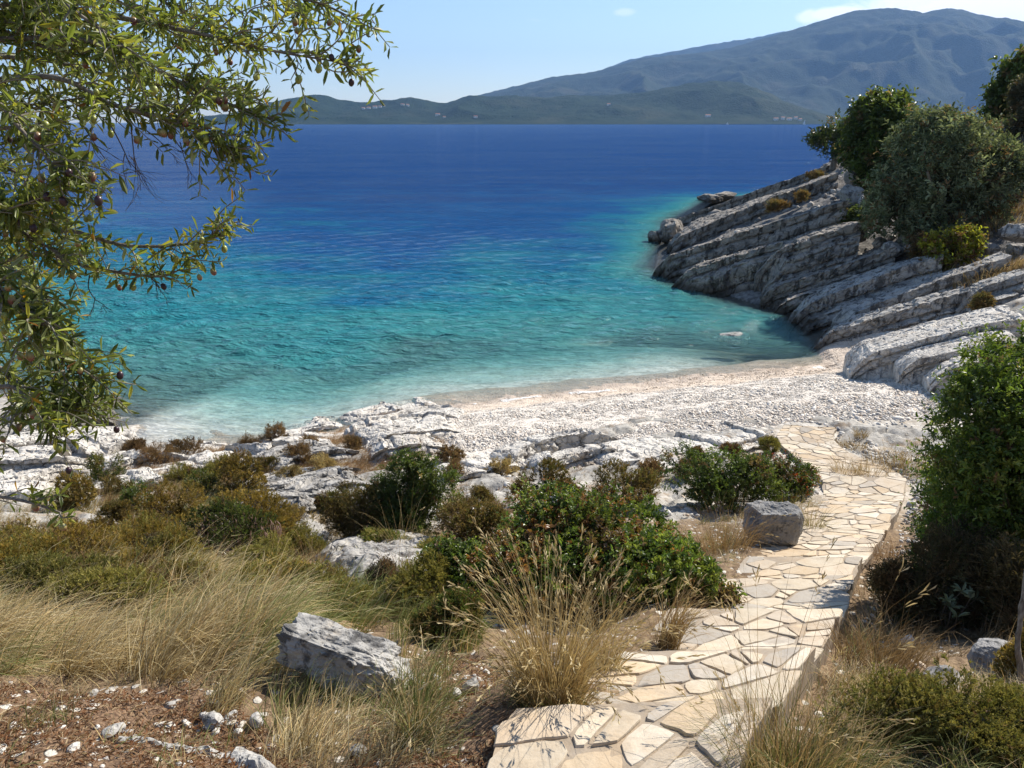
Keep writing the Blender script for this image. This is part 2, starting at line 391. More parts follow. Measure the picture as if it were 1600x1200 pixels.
def ground_mat():
    t = NT('hillside_ground'); p = t.pos(); a = t.n('ShaderNodeSeparateColor'); t.l(t.attr(), a.inputs[0])
    R, L, Gv = a.outputs[0], a.outputs[1], a.outputs[2]
    n1 = t.noise(p, 2.2, 5, .6); n2 = t.noise(p, 14, 5, .7); n3 = t.noise(p, 60, 3, .6)
    soil = t.mix(t.rng(n2, .35, .65), (.12, .08, .05), (.27, .19, .115))
    lit = t.mix(t.rng(n3, .35, .65), (.09, .055, .035), (.24, .155, .095))
    soil = t.mix(L, soil, lit)
    vr = t.voro(p, 17, 'F1', 'Color'); vs = t.n('ShaderNodeSeparateColor'); t.l(vr, vs.inputs[0])
    vd = t.voro(p, 17, 'F1', 'Distance')
    st = t.math('MULTIPLY', t.rng(vs.outputs[0], .80, .82), t.rng(vd, .5, .4))
    soil = t.mix(st, soil, (.52, .48, .42))
    vr2 = t.voro(p, 9, 'F1', 'Color'); v2 = t.n('ShaderNodeSeparateColor'); t.l(vr2, v2.inputs[0])
    grav = t.mix(v2.outputs[1], (.36, .32, .27), (.62, .58, .52)); grav = t.mix(t.rng(n1, .45, .7, 0., .7), grav, (.34, .26, .17))
    base = t.mix(Gv, soil, grav)
    nk = t.noise(t.map(p, (1, 1, .5)), 5, 6, .7)
    rock = t.mix(t.rng(nk, .35, .6), (.21, .195, .175), (.50, .47, .42)); rock = t.mix(t.rng(n1, .5, .7, 0., .6), rock, (.36, .345, .32))
    rock = t.mix(t.rng(n3, .3, .7, .45, 0.), rock, (.15, .14, .13)); rock = t.mix(t.rng(t.noise(t.map(p, loc=(9, 2, 4)), 1.6, 5, .65), .52, .66, 0., .75), rock, (.25, .17, .10))
    z = t.n('ShaderNodeSeparateXYZ'); t.l(p, z.inputs[0])
    rock = t.mix(t.math('MULTIPLY', t.rng(z.outputs[0], 9.5, 12.), t.rng(z.outputs[1], 22, 27)), rock, t.mix(t.rng(nk, .35, .62), (.09, .085, .08), (.24, .225, .21)))
    c = t.mix(t.rng(R, .3, .6), base, rock)
    h = t.math('ADD', t.math('MULTIPLY', nk, .8), t.math('ADD', t.math('MULTIPLY', n3, .25), t.math('MULTIPLY', t.math('SUBTRACT', 1., vd), t.math('MULTIPLY', st, .6))))
    return t.done(t.bsdf(c, .92, .15, t.bump(h, .7, .05)))
def bed_mat():
    t = NT('seabed_pebbles'); p = t.pos()
    n1 = t.noise(p, .22, 5, .62, .3); n2 = t.noise(p, 1.3, 4, .6)
    vr = t.voro(p, 11, 'F1', 'Color'); v2 = t.n('ShaderNodeSeparateColor'); t.l(vr, v2.inputs[0])
    c = t.mix(v2.outputs[0], (.40, .38, .34), (.72, .70, .65)); c = t.mix(t.rng(n2, .4, .65, 0., .35), c, (.36, .34, .28)); vb = t.n('ShaderNodeSeparateColor'); t.l(t.voro(t.map(p, loc=(4, 4, 0)), 3.2, 'F1', 'Color'), vb.inputs[0]); c = t.mix(t.math('MULTIPLY', vb.outputs[0], .5), c, (.80, .78, .72)); c = t.mix(t.rng(vb.outputs[1], .78, .85, 0., .35), c, (.26, .25, .2))
    z = t.n('ShaderNodeSeparateXYZ'); t.l(p, z.inputs[0])
    weed = t.math('MULTIPLY', t.rng(n1, .47, .56), t.rng(z.outputs[2], -1.0, -2.8, 0., .5))
    c = t.mix(weed, c, (.05, .075, .045))
    a = t.n('ShaderNodeSeparateColor'); t.l(t.attr(), a.inputs[0]); c = t.mix(t.math('MULTIPLY', a.outputs[0], .9), c, (.06, .055, .04))
    return t.done(t.bsdf(c, .9, .1, t.bump(v2.outputs[0], .8, .05)))
def pebble_mat(attr=False):
    t = NT('beach_pebbles' if not attr else 'loose_pebbles'); p = t.pos(); z = t.n('ShaderNodeSeparateXYZ'); t.l(p, z.inputs[0])
    if attr: c = t.attr(); h = t.noise(p, 60, 3, .5)
    else:
        vr = t.voro(p, 15, 'F1', 'Color'); v2 = t.n('ShaderNodeSeparateColor'); t.l(vr, v2.inputs[0]); vd = t.voro(p, 15, 'F1', 'Distance')
        c = t.mix(v2.outputs[0], (.52, .46, .395), (.68, .62, .55)); h = t.math('SUBTRACT', 1., vd)
    n = t.noise(p, .9, 4, .6)
    zz = t.math('ADD', z.outputs[2], t.math('MULTIPLY', t.math('SUBTRACT', n, .5), .5))
    c = t.mix(t.rng(zz, .75, .25, 0., .85), c, (.94, .85, .765), 'MULTIPLY')      # fine tan shingle of the swash zone
    c = t.mix(t.rng(zz, .16, .03, 0., .5), c, (.70, .63, .55), 'MULTIPLY')      # wet
    r = t.rng(zz, .03, .16, .35, .9)
    return t.done(t.bsdf(c, r, .3, t.bump(h, .8, .03)))
M['ground'] = ground_mat(); M['bed'] = bed_mat(); M['pebble'] = pebble_mat(); M['pebbles'] = pebble_mat(True)
def sub(name, sel, mat, smooth):
    q = Q[sel]; u, inv = np.unique(q, return_inverse=True)
    return tag(mk(name, VG[u], inv.reshape(-1, 4), mat, None, CG[u], smooth), kind='structure')
sub('ground', cz > -.02, M['ground'], True)
sub('seabed', cz <= -.02, M['bed'], True)

def beach_edge(x, y):
    """positive inside the pebble beach, metres"""
    yc = ycoast(x, y); w = .5 * fbm2(x, y, .5, 3, 61)
    lo = np.interp(x, [-9, -3.2, -1.2, 1.5, 3.5, 6, 9, 13], [19.4, 18.4, 15.2, 15.0, 15.0, 15.1, 14.6, 13.5])
    return np.minimum(np.minimum(yc - lo + w * .5, 24.4 - yc), np.minimum(x + 8.6, 13.2 - x + w))
bx, by = np.meshgrid(ticks((-9.5, 14.5, .07)), ticks((10, 31, .07)))
be = beach_edge(bx, by)
bz = g0(bx, by) + .05 * fbm2(bx, by, .9, 3, 71) + np.where(be > 0, .10 * sstep(0, .8, be), be * .35) + .02 * fbm2(bx, by, 5, 2, 72) * sstep(0, 1, be)
_pdb, _ = path_dist(bx, by)
bz = np.where((_pdb < 1.15) & (ycoast(bx, by) < 15.4), bz - .25, bz)
i2 = np.arange(bx.size).reshape(bx.shape); Q2 = np.stack([i2[:-1, :-1], i2[:-1, 1:], i2[1:, 1:], i2[1:, :-1]], -1).reshape(-1, 4)
Q2 = Q2[be.ravel()[Q2].max(1) > -.5]; u, inv = np.unique(Q2, return_inverse=True)
tag(mk('beach', np.stack([bx, by, bz], -1).reshape(-1, 3)[u], inv.reshape(-1, 4), M['pebble'], smooth=True), kind='structure')
def beach_z(x, y): return g0(x, y) + .05 * fbm2(x, y, .9, 3, 71) + .10 * sstep(0, .8, beach_edge(x, y))
# loose pebbles: small rounded stones, too many to count
def scatter_stones(name, X, Y, Z, S, cols, mat, seed, flat=.6):
    rg = np.random.default_rng(seed); n = len(X); V0, F0 = ico(1); nv = len(V0)
    sc = S[:, None] * np.stack([rg.uniform(.7, 1.3, n), rg.uniform(.6, 1.0, n), rg.uniform(flat * .6, flat * 1.2, n)], 1)
    V = V0[None] * (1 + rg.uniform(-.18, .18, (n, nv, 1))) * sc[:, None]
    a = rg.uniform(0, 2 * pi, n); ca, sa = np.cos(a)[:, None], np.sin(a)[:, None]
    tl = rg.normal(0, .25, (n, 2)); x = V[..., 0] * ca - V[..., 1] * sa; y = V[..., 0] * sa + V[..., 1] * ca
    z = V[..., 2] + x * tl[:, :1] + y * tl[:, 1:]
    V = np.stack([x + X[:, None], y + Y[:, None], z + Z[:, None] + S[:, None] * flat * .35], -1)
    F = (F0[None] + np.arange(n)[:, None, None] * nv).reshape(-1, 3)
    return tag(mk(name, V.reshape(-1, 3), F, mat, None, np.repeat(cols, nv, 0), True), kind='stuff')
rg = np.random.default_rng(11)
N = 300000
x = rg.uniform(-8.5, 13.2, N); y = rg.uniform(13, 28, N); e = beach_edge(x, y); px_, py_, dd = proj(np.stack([x, y, np.full(N, 1.)], -1)); zb = beach_z(x, y)
pdb, _ = path_dist(x, y)
k = (e > .05) & (zb > -.12) & (pdb > 1.15) & (rg.uniform(0, 1, N) < np.interp(zb, [-.1, .3, .6, 1.5], [.35, .35, 1, 1])); x, y, zb = x[k], y[k], zb[k]
S = np.exp(rg.normal(-4.25, .4, len(x))) * np.interp(zb, [0, .3, .9], [.55, .65, 1.]) * np.interp(x, [4, 10], [1, 1.6]) * (1 + .4 * np.sin(zb * 14 + 1.5 * fbm2(x, y, .4, 2, 78)))
scatter_stones('pebbles', x, y, zb, S, pick([(.70, .635, .56), (.61, .55, .475), (.47, .415, .355), (.63, .52, .42), (.76, .71, .645)], len(x), rg, .15, [.36, .26, .08, .13, .17]), M['pebbles'], 12, .42)
# stones strewn on the hillside and between the outcrops
N = 26000
x = rg.uniform(-9.5, 9, N); y = rg.uniform(1.6, 18, N); z = g(x, y); qx, qy, _ = proj(np.stack([x, y, z], -1)); pd_, _ = path_dist(x, y)
lit = inpoly(qx, qy, LITTER) | inpoly(qx, qy, LITTER2)
clus = fbm2(x, y, .9, 3, 77)
k = (pd_ > 1.12) & (np.where(y > 10, clus > -.15, np.where(lit, clus > -.5, clus > .42)) | (pd_ < 1.45) & (y > 6)) & (beach_edge(x, y) < .3); x, y, z, lit = x[k], y[k], z[k], lit[k]
S = np.exp(rg.normal(-3.75, .5, len(x))) * np.where(y > 10, 1.5, np.where(lit, .62, .8))
z = z - S * .25
scatter_stones('gravel', x, y, z, S, pick([(.66, .62, .56), (.52, .49, .45), (.40, .38, .36), (.58, .47, .36)], len(x), rg, .15, [.45, .3, .15, .1]), M['pebbles'], 13, .7)

# ------------------------------------------------------------------ path of irregular flagstones
def clip_poly(P, n, c):
    """keep the side n.p <= c"""
    out = []; d = P @ n - c
    for i in range(len(P)):
        j = (i + 1) % len(P)
        if d[i] <= 0: out.append(P[i])
        if (d[i] < 0) != (d[j] < 0): out.append(P[i] + (P[j] - P[i]) * (d[i] / (d[i] - d[j])))
    return np.array(out) if len(out) > 2 else None
def build_path():
    rg = np.random.default_rng(5); B = Bag(); hw = .675
    seeds = []
    for s in np.arange(.0, PLEN, .05):
        for _ in range(10):
            q = np.array([s + rg.uniform(-.1, .1), rg.uniform(-hw, hw)]); r = rg.uniform(.17, .40)
            if all(((q - o[:2]) ** 2 * [1.25, .8]).sum() > (.5 * (r + o[2])) ** 2 for o in seeds[-60:]): seeds.append(np.array([*q, r]))
    sd = np.array(seeds)[:, :2]; wt = rg.uniform(-.045, .045, len(sd)); cells = []
    for i, q in enumerate(sd):
        P = np.array([[q[0] - 1, -hw - .1], [q[0] + 1, -hw - .1], [q[0] + 1, hw + .1], [q[0] - 1, hw + .1]])
        gap = rg.uniform(.006, .015)
        P = clip_poly(P, np.array([0, 1.]), hw + rg.uniform(-.02, .05)); P = clip_poly(P, np.array([0, -1.]), hw + rg.uniform(-.02, .05))
        ok = True
        for st in STEPS:                                    # stones stop at the step edges
            if q[0] < st < q[0] + 1: P = clip_poly(P, np.array([1., 0]), st - .008)
            elif q[0] - 1 < st <= q[0]: P = clip_poly(P, np.array([-1., 0]), -st - .012)
            if P is None: ok = False; break
        if not ok: continue
        for j in np.argsort(((sd - q) ** 2).sum(1))[1:22]:
            n = sd[j] - q; L = np.linalg.norm(n); n = n / L; a = rg.normal(0, .0)
            P2 = clip_poly(P, n, n @ (q + sd[j]) / 2 - gap + np.clip(wt[i] - wt[j], -L * .3, L * .3))
            if P2 is None: ok = False; break
            P = P2
        if not ok: continue
        if rg.uniform() < .38:                              # a broken stone: two pieces side by side
            th = rg.uniform(0, pi); n = np.array([cos(th), sin(th)]); c0 = n @ P.mean(0) + rg.normal(0, .05)
            for sg in (1, -1):
                h2 = clip_poly(P, n * sg, c0 * sg - rg.uniform(.007, .014))
                if h2 is not None: cells.append((i, h2))
        else: cells.append((i, P))
    for i, P in cells:
        # rough outline
        E = []
        for a, b in zip(P, np.roll(P, -1, 0)):
            L = np.linalg.norm(b - a); m = max(1, int(L / .05)); nn = np.array([b[1] - a[1], a[0] - b[0]]) / (L + 1e-9)
            for u in np.arange(m) / m:
                E.append(a + (b - a) * u)
        E = np.array(E)
        if len(E) < 5: continue
        ctr = E.mean(0); r = E - ctr
        E = .12 * np.roll(E, 1, 0) + .76 * E + .12 * np.roll(E, -1, 0)
        nz = fbm(np.concatenate([E * 9, np.full((len(E), 1), i * 3.3)], 1), 3, 2); E = ctr + (E - ctr) * (1 + .085 * nz[:, None])
        area = .5 * abs(np.sum(E[:, 0] * np.roll(E[:, 1], -1) - E[:, 1] * np.roll(E[:, 0], -1)))
        if area < .003: continue
        tilt = rg.normal(0, .012, 2); lift = rg.uniform(.003, .009)
        rings = [(1., -.06), (1., lift - .007), (.965, lift), (.6, lift + .002), (.25, lift + .001)]
        V = []; m = len(E)
        for sc, h in rings:
            e = ctr + (E - ctr) * sc; X, Y = pmap(e[:, 0], e[:, 1])
            hh = h + (e - ctr) @ tilt + (.004 * fbm(np.concatenate([e * 7, np.full((m, 1), i)], 1), 2, 4) if h > 0 else 0)
            V.append(np.stack([X, Y, pz(e[:, 0]) + hh], 1))
        X, Y = pmap(ctr[0], ctr[1]); V = np.concatenate(V + [[[X, Y, pz(ctr[0]) + lift + .001]]])
        a = np.arange(m); b = (a + 1) % m
        F = np.concatenate([np.stack([k * m + a, k * m + b, (k + 1) * m + b, (k + 1) * m + a], 1) for k in range(4)])
        T = np.stack([4 * m + a, 4 * m + b, np.full(m, 5 * m)], 1)
        c = pick([(.55, .475, .37), (.49, .415, .325), (.57, .51, .425), (.54, .435, .31), (.40, .36, .31), (.60, .54, .45)], 1, rg, .12, [.26, .22, .18, .17, .09, .08])[0]
        B.add(V, [F, T], c)
    nst = B.n
    # mortar bed with step risers and side walls
    ss = np.sort(np.concatenate([np.arange(0, PLEN, .05), np.array(STEPS) - .001, np.array(STEPS) + .001])); tt = np.linspace(-hw - .02, hw + .02, 26)
    S, T = np.meshgrid(ss, tt, indexing='ij'); edge = (np.abs(T) > hw) * 1.
    wob = .035 * fbm2(S, T * 0 + np.sign(T), 4, 3, 31) * edge
    X, Y = pmap(S, T + wob * np.sign(T)); Z = pz(S) + .004 * fbm2(S, T, 12, 2, 9) - .004
    nS, nT = S.shape; V = np.stack([X, Y, Z], -1)
    Lw = V[:, :1] - [0, 0, .45]; Rw = V[:, -1:] - [0, 0, .45]; V = np.concatenate([Lw, V, Rw], 1)
    ii = np.arange(nS * (nT + 2)).reshape(nS, nT + 2)
    F = np.stack([ii[:-1, :-1], ii[:-1, 1:], ii[1:, 1:], ii[1:, :-1]], -1).reshape(-1, 4)
    B.add(V.reshape(-1, 3), [F], (.33, .275, .215))
    o = B.build('path', [path_mat()], None, False)
    tag(o, kind='structure'); return o
def path_mat():
    t = NT('flagstone_and_mortar'); p = t.pos(); c = t.attr()
    n1 = t.noise(p, 7, 5, .6); n2 = t.noise(p, 45, 4, .7); n3 = t.noise(t.map(p, loc=(3, 1, 2)), 3, 4, .6, .5)
    c = t.mix(t.rng(n1, .35, .7, 0., .55), c, (.88, .80, .70), 'MULTIPLY'); c = t.mix(t.rng(n2, .35, .72, .0, .5), c, (.80, .77, .72), 'MULTIPLY')
    c = t.mix(t.rng(n3, .56, .70, 0., .6), c, (.27, .23, .19)); c = t.mix(t.rng(t.noise(t.map(p, loc=(7, 7, 7)), 1.3, 5, .65), .5, .68, 0., .5), c, (.46, .34, .22))
    c = t.mix(t.rng(t.voro(p, 9), .05, .02, 0., .7), c, (.1, .09, .08))
    h = t.math('ADD', n1, t.math('MULTIPLY', n2, .5))
    return t.done(t.bsdf(c, .85, .2, t.bump(h, .5, .012)))
build_path()

# ------------------------------------------------------------------ sea
def sea():
    xt = np.concatenate([-geo(14000, 62, 30), ticks((-60, -17, .5), (-17, 24, .1), (24, 60, .5)), geo(62, 14000, 30)])
    yt = np.concatenate([ticks((14, 52, .1), (52, 100, .4), (100, 200, 3.)), geo(205, 16000, 40)])
    X, Y = np.meshgrid(xt, yt); D = -g0(X, Y)
    shelf = 1 + .2 * fbm2(X, Y, .16, 3, 91)
    rw = np.random.default_rng(9); wv = np.zeros(X.shape)
    for k in range(80):
        lam = np.exp(rw.uniform(np.log(.28), np.log(1.9))); th = radians(-60) + rw.normal(0, .62); kx, ky = cos(th) * 2 * pi / lam, sin(th) * 2 * pi / lam
        wv += .0068 * lam ** .85 * np.sin(kx * X + ky * Y + rw.uniform(0, 6.28) + .6 * fbm2(X, Y, .35 / lam ** .5, 2, 300 + k)) * np.clip(1.4 - Y / (26 * lam ** .7 + 14), 0, 1)
    wv = sstep(98, 45, Y) * (wv + .5 * np.abs(wv)) * (.25 + .75 * sstep(.05, 1.4, D)) * (1 + .5 * fbm2(X, Y, .12, 2, 96))
    ii = np.arange(X.size).reshape(X.shape); q = np.stack([ii[:-1, :-1], ii[:-1, 1:], ii[1:, 1:], ii[1:, :-1]], -1).reshape(-1, 4)
    dmax = D.ravel()[q].max(1); q = q[dmax > -.35]; u, inv = np.unique(q, return_inverse=True)
    c = np.stack([np.clip(D, -.3, 60), np.clip(D * shelf, -.3, 60), X * 0], -1).reshape(-1, 3)
    return tag(mk('sea', np.stack([X, Y, wv], -1).reshape(-1, 3)[u], inv.reshape(-1, 4), M['sea'], None, c[u], True), kind='structure')
def sea_mat():
    t = NT('sea_water'); p = t.pos(); a = t.n('ShaderNodeSeparateColor'); t.l(t.attr(), a.inputs[0]); D, DS = a.outputs[0], a.outputs[1]
    n1 = t.noise(p, .11, 5, .6, .5); n2 = t.noise(t.map(p, (.4, 1, 1), (0, 0, radians(18))), .35, 5, .62, .3)
    d = t.math('MULTIPLY', DS, t.math('ADD', .66, t.math('ADD', t.math('MULTIPLY', t.rng(n1, .36, .64), .4), t.math('MULTIPLY', t.rng(n2, .3, .7), .4))))
    # colour of the water body: turquoise over pale shingle, teal, then deep blue
    body = t.ramp(t.math('DIVIDE', d, 16.), SEA_RAMP)
    # thin water lets the bed show through, tinted
    vis = t.math('POWER', 2.718, t.math('MULTIPLY', t.math('MAXIMUM', d, 0.), -SEA_K))
    tintv = t.ramp(t.math('DIVIDE', d, 8.), [(0., (1, 1, 1)), (.04, (.93, .98, .975)), (.11, (.66, .91, .90)), (.26, (.30, .70, .72)), (.6, (.05, .36, .5)), (1., (.01, .18, .4))])
    # waves: chop at several sizes, crests running up to the right
    w1 = t.noise(t.map(p, (.45, 1.25, 1), (0, 0, radians(-22))), 1.7, 3, .55, .4); w2 = t.noise(t.map(p, (.6, 1.3, 1), (0, 0, radians(14))), 4.2, 4, .6, .3); w3 = t.noise(p, 11, 3, .6)
    w0 = t.noise(t.map(p, (.4, 1.2, 1), (0, 0, radians(-12))), .16, 3, .55, .3)
    h = t.math('ADD', t.math('MULTIPLY', w1, 1.0), t.math('ADD', t.math('MULTIPLY', w2, .42), t.math('MULTIPLY', w3, .10)))
    h = t.math('ADD', h, t.math('MULTIPLY', w0, 2.6))
    amp = t.rng(D, 0., 1.2, .35, .9)
    nrm = t.bump(h, amp, .26); nr2 = t.bump(h, 1., .62)
    df = t.n('ShaderNodeBsdfDiffuse'); t.l(body, df.inputs[0]); t.l(nr2, df.inputs['Normal'])
    tr = t.n('ShaderNodeBsdfTransparent'); t.l(tintv, tr.inputs[0])
    m1 = t.n('ShaderNodeMixShader'); t.l(vis, m1.inputs[0]); t.l(df.outputs[0], m1.inputs[1]); t.l(tr.outputs[0], m1.inputs[2])
    gl = t.n('ShaderNodeBsdfGlossy'); gl.inputs['Roughness'].default_value = .06; t.l(nrm, gl.inputs['Normal'])
    fr = t.n('ShaderNodeFresnel'); fr.inputs[0].default_value = 1.33; t.l(nrm, fr.inputs['Normal'])
    m2 = t.n('ShaderNodeMixShader'); gust = t.rng(t.noise(t.map(p, (.02, .11, 1), (0, 0, radians(6))), 1., 6, .68, .9), .3, .7, .7, 1.35)
    t.l(t.math('MULTIPLY', t.math('MULTIPLY', fr.outputs[0], SEA_GLOSS), gust), m2.inputs[0]); t.l(m1.outputs[0], m2.inputs[1]); t.l(gl.outputs[0], m2.inputs[2])
    return t.done(m2.outputs[0])
SEA_K = .5; SEA_GLOSS = .5
SEA_RAMP = [(0., (.30, .50, .48)), (.035, (.20, .48, .47)), (.09, (.085, .39, .40)), (.16, (.032, .255, .305)), (.29, (.008, .13, .24)), (.5, (.004, .07, .22)), (1., (.003, .044, .175))]
M['sea'] = sea_mat(); sea()
# thin lace of foam where the water breaks on the shingle
def foam():
    rg = np.random.default_rng(3); B = Bag(); a = hit(740, 640); b = hit(1270, 571)
    xs = np.linspace(a[0], b[0], 90)
    for k in range(2300):
        x = rg.uniform(a[0], b[0]); lo, hi = 15, 32
        for _ in range(30):
            m = (lo + hi) / 2
            if g0(x, m) > .0: lo = m
            else: hi = m
        u = (x - a[0]) / (b[0] - a[0]); y = m + rg.normal(.2 + .12 * sin(u * 9), .04 + .09 * sin(u * 20) ** 2)
        if vnoise(np.array([x * 1.4, y * 1.2, 0])) < .05: continue
        r = rg.uniform(.006, .024); th = np.arange(7) * 2 * pi / 7 + rg.uniform(0, 6); rr = r * rg.uniform(.6, 1.4, 7)
        V = np.stack([x + np.cos(th) * rr * 1.7, y + np.sin(th) * rr * .8, np.full(7, max(.006, float(beach_z(x, y)) + .012))], 1)
        V = np.concatenate([V, [[x, y, V[0, 2] + r * .4]]]); i = np.arange(7)
        B.add(V, [np.stack([i, (i + 1) % 7, np.full(7, 7)], 1)], (.8, .8, .78))
    t = NT('sea_foam'); m = t.done(t.bsdf((.8, .8, .78), .6, .3))
    tag(B.build('sea_foam', m, None, True), kind='stuff')
foam()

# ------------------------------------------------------------------ far shore
def hill_mat(name, a, b, c):
    t = NT(name); p = t.pos()
    n1 = t.noise(p, .004, 6, .62); n2 = t.noise(p, .03, 4, .7); n3 = t.noise(p, .09, 3, .6)
    q = t.mix(t.rng(n2, .38, .62), a, b); q = t.mix(t.rng(n1, .5, .66, 0., .8), q, c); q = t.mix(t.rng(n3, .35, .65, .5, 0.), q, (.012, .02, .012))
    return t.done(t.bsdf(q, .95, .05, t.bump(n3, .9, 12)))
def far_hill(name, L, sil, depth_front, depth_back, mat, rough, seed, nxs=420, nys=120, spur=.5):
    """a range whose crest stands L metres out; its skyline follows the listed skyline points"""
    sil = np.array(sil, float); X = []; Z = []
    for q in sil:
        r = ray(*q); k = L / r[1]; X.append(r[0] * k); Z.append(max(CAMZ + r[2] * k, -20))
    xs = np.linspace(X[0], X[-1], nxs); crest = np.interp(xs, X, Z); crest = np.convolve(np.pad(crest, 4, mode='edge'), np.ones(9) / 9, 'valid')
    v = np.concatenate([np.linspace(-1, 0, int(nys * .75)), np.linspace(0, 1, int(nys * .25))[1:]])
    XX, VV = np.meshgrid(xs, v); CR = np.broadcast_to(crest, XX.shape)
    YY = L + np.where(VV < 0, VV * depth_front, VV * depth_back)
    YY = YY + 0 * XX
    sp = fbm2(XX, YY, 1 / 900., 4, seed); rid = 1 - np.abs(fbm2(XX, YY, 1 / 650., 4, seed + 3)) * 2
    f = 1 - np.abs(VV) ** 1.15
    shore = sstep(-1.0 + .25 * (fbm2(XX, XX * 0, 1 / 1200., 3, seed + 9) * .5 + .5), -.55, VV)
    prof = np.where(VV < 0, f * (.35 + .65 * shore), f)
    side = 1 - sstep(.0, .12, -VV) * 0
    ZZ = CR * prof + CR * spur * (rid - .6) * .45 * np.clip(1 - (np.abs(VV + .5) * 2) ** 2, 0, 1) + rough * fbm2(XX, YY, 1 / 60., 3, seed + 5) * sstep(.0, .2, prof)
    ZZ = np.minimum(ZZ, CR * 1.0 - 8 * np.abs(VV) * 0 + rough)
    ZZ = np.where(VV <= -.999, -25, ZZ)
    ii = np.arange(XX.size).reshape(XX.shape); q = np.stack([ii[:-1, :-1], ii[:-1, 1:], ii[1:, 1:], ii[1:, :-1]], -1).reshape(-1, 4)
    o = tag(mk(name, np.stack([XX, YY, ZZ], -1).reshape(-1, 3), q, mat, None, None, True), kind='structure')
    return xs, YY[:, 0], ZZ
m1 = hill_mat('wooded_hills', (.012, .026, .012), (.024, .042, .018), (.05, .058, .03))
m2 = hill_mat('mountain_scrub', (.018, .030, .014), (.035, .048, .022), (.07, .07, .042))
H1 = far_hill('hills', 4200, [(240, 205), (335, 189), (370, 178), (400, 166), (440, 155), (490, 147), (515, 150), (540, 158), (575, 159), (600, 157), (640, 151), (665, 155), (690, 163), (712, 156), (740, 148), (770, 151), (800, 149), (850, 152), (900, 149), (950, 150), (1000, 144), (1040, 138), (1090, 128), (1150, 126), (1180, 139), (1205, 152), (1235, 172), (1262, 186), (1330, 215)], 900, 1200, m1, 4, 3, 620, 110, .4)
H2 = far_hill('mountain', 7600, [(560, 205), (640, 182), (700, 160), (740, 151), (790, 138), (860, 121), (930, 112), (985, 97), (1010, 89), (1060, 86), (1100, 82), (1150, 72), (1200, 58), (1250, 43), (1290, 30), (1330, 18), (1385, 12), (1415, 16), (1440, 21), (1478, 12), (1500, 14), (1530, 22), (1600, 40), (1700, 62), (1850, 110), (2050, 170), (2200, 205)], 3000, 2200, m2, 6, 13, 700, 170, .26)
H3 = far_hill('far_mountain', 10500, [(880, 205), (930, 112), (985, 92), (1040, 82), (1075, 76), (1100, 71), (1130, 66), (1180, 59), (1245, 45), (1300, 42), (1400, 60), (1600, 120), (1800, 205)], 1500, 1500, m2, 8, 23, 200, 60, .3)

# houses on the far shore
def far_z(H, x, y):
    xs, ys, Z = H; return float(Z[np.argmin(abs(ys - y)), np.argmin(abs(xs - x))])
def house_mats():
    o = []
    for n, c in (('pale_plaster', (.75, .72, .66)), ('roof_tiles', (.36, .16, .09)), ('dark_window', (.05, .05, .06))):
        t = NT(n); p = t.pos(); o.append(t.done(t.bsdf(t.mix(t.noise(p, .6, 3), c, [v * .8 for v in c]), .8, .2)))
    return o
HM = house_mats()
def house(px, py, w, dp, h, label, H, cat='house'):
    # find where the sight line meets the range
    r = ray(px, py); best = None
    for L in np.arange(H[1].min() + 30, H[1].max(), 10.):
        k = L / r[1]; z = CAMZ + r[2] * k
        if z <= far_z(H, r[0] * k, L): best = (r[0] * k, L); break
    if best is None: best = (r[0] * H[1].min() / r[1], H[1].min() + 120)
    x, y = best; z = max(far_z(H, x, y), 2) - 2.5
    root = thing('house', label, cat, (x, y, z), 'pale houses across the bay')
    def box(x0, x1, y0, y1, z0, z1):
        V = np.array([[a, b, c] for a in (x0, x1) for b in (y0, y1) for c in (z0, z1)]); F = np.array([[0, 1, 3, 2], [4, 6, 7, 5], [0, 4, 5, 1], [2, 3, 7, 6], [0, 2, 6, 4], [1, 5, 7, 3]]); return V, [F]
    B = Bag(); V, F = box(-w / 2, w / 2, -dp / 2, dp / 2, 0, h + 2.5); B.add(V, F, (1, 1, 1)); B.build('wall', HM[0], root)
    e = 1.; zz = h + 2.52; rh = dp * .28
    V = np.array([[-w / 2 - e, -dp / 2 - e, zz], [w / 2 + e, -dp / 2 - e, zz], [w / 2 + e, dp / 2 + e, zz], [-w / 2 - e, dp / 2 + e, zz], [-w / 2 - e, 0, zz + rh], [w / 2 + e, 0, zz + rh]])
    mk('roof', V, [np.array([[0, 1, 5, 4], [2, 3, 4, 5], [0, 3, 2, 1]]), np.array([[1, 2, 5], [3, 0, 4]])], HM[1], root)
    for k in range(max(2, int(w / 7))):
        B = Bag(); xx = -w / 2 + (k + .5) * w / max(2, int(w / 7)); V, F = box(xx - 1, xx + 1, -dp / 2 - .12, -dp / 2 - .02, 3.6, 6.4); B.add(V, F, (1, 1, 1)); B.build('window', HM[2], root)
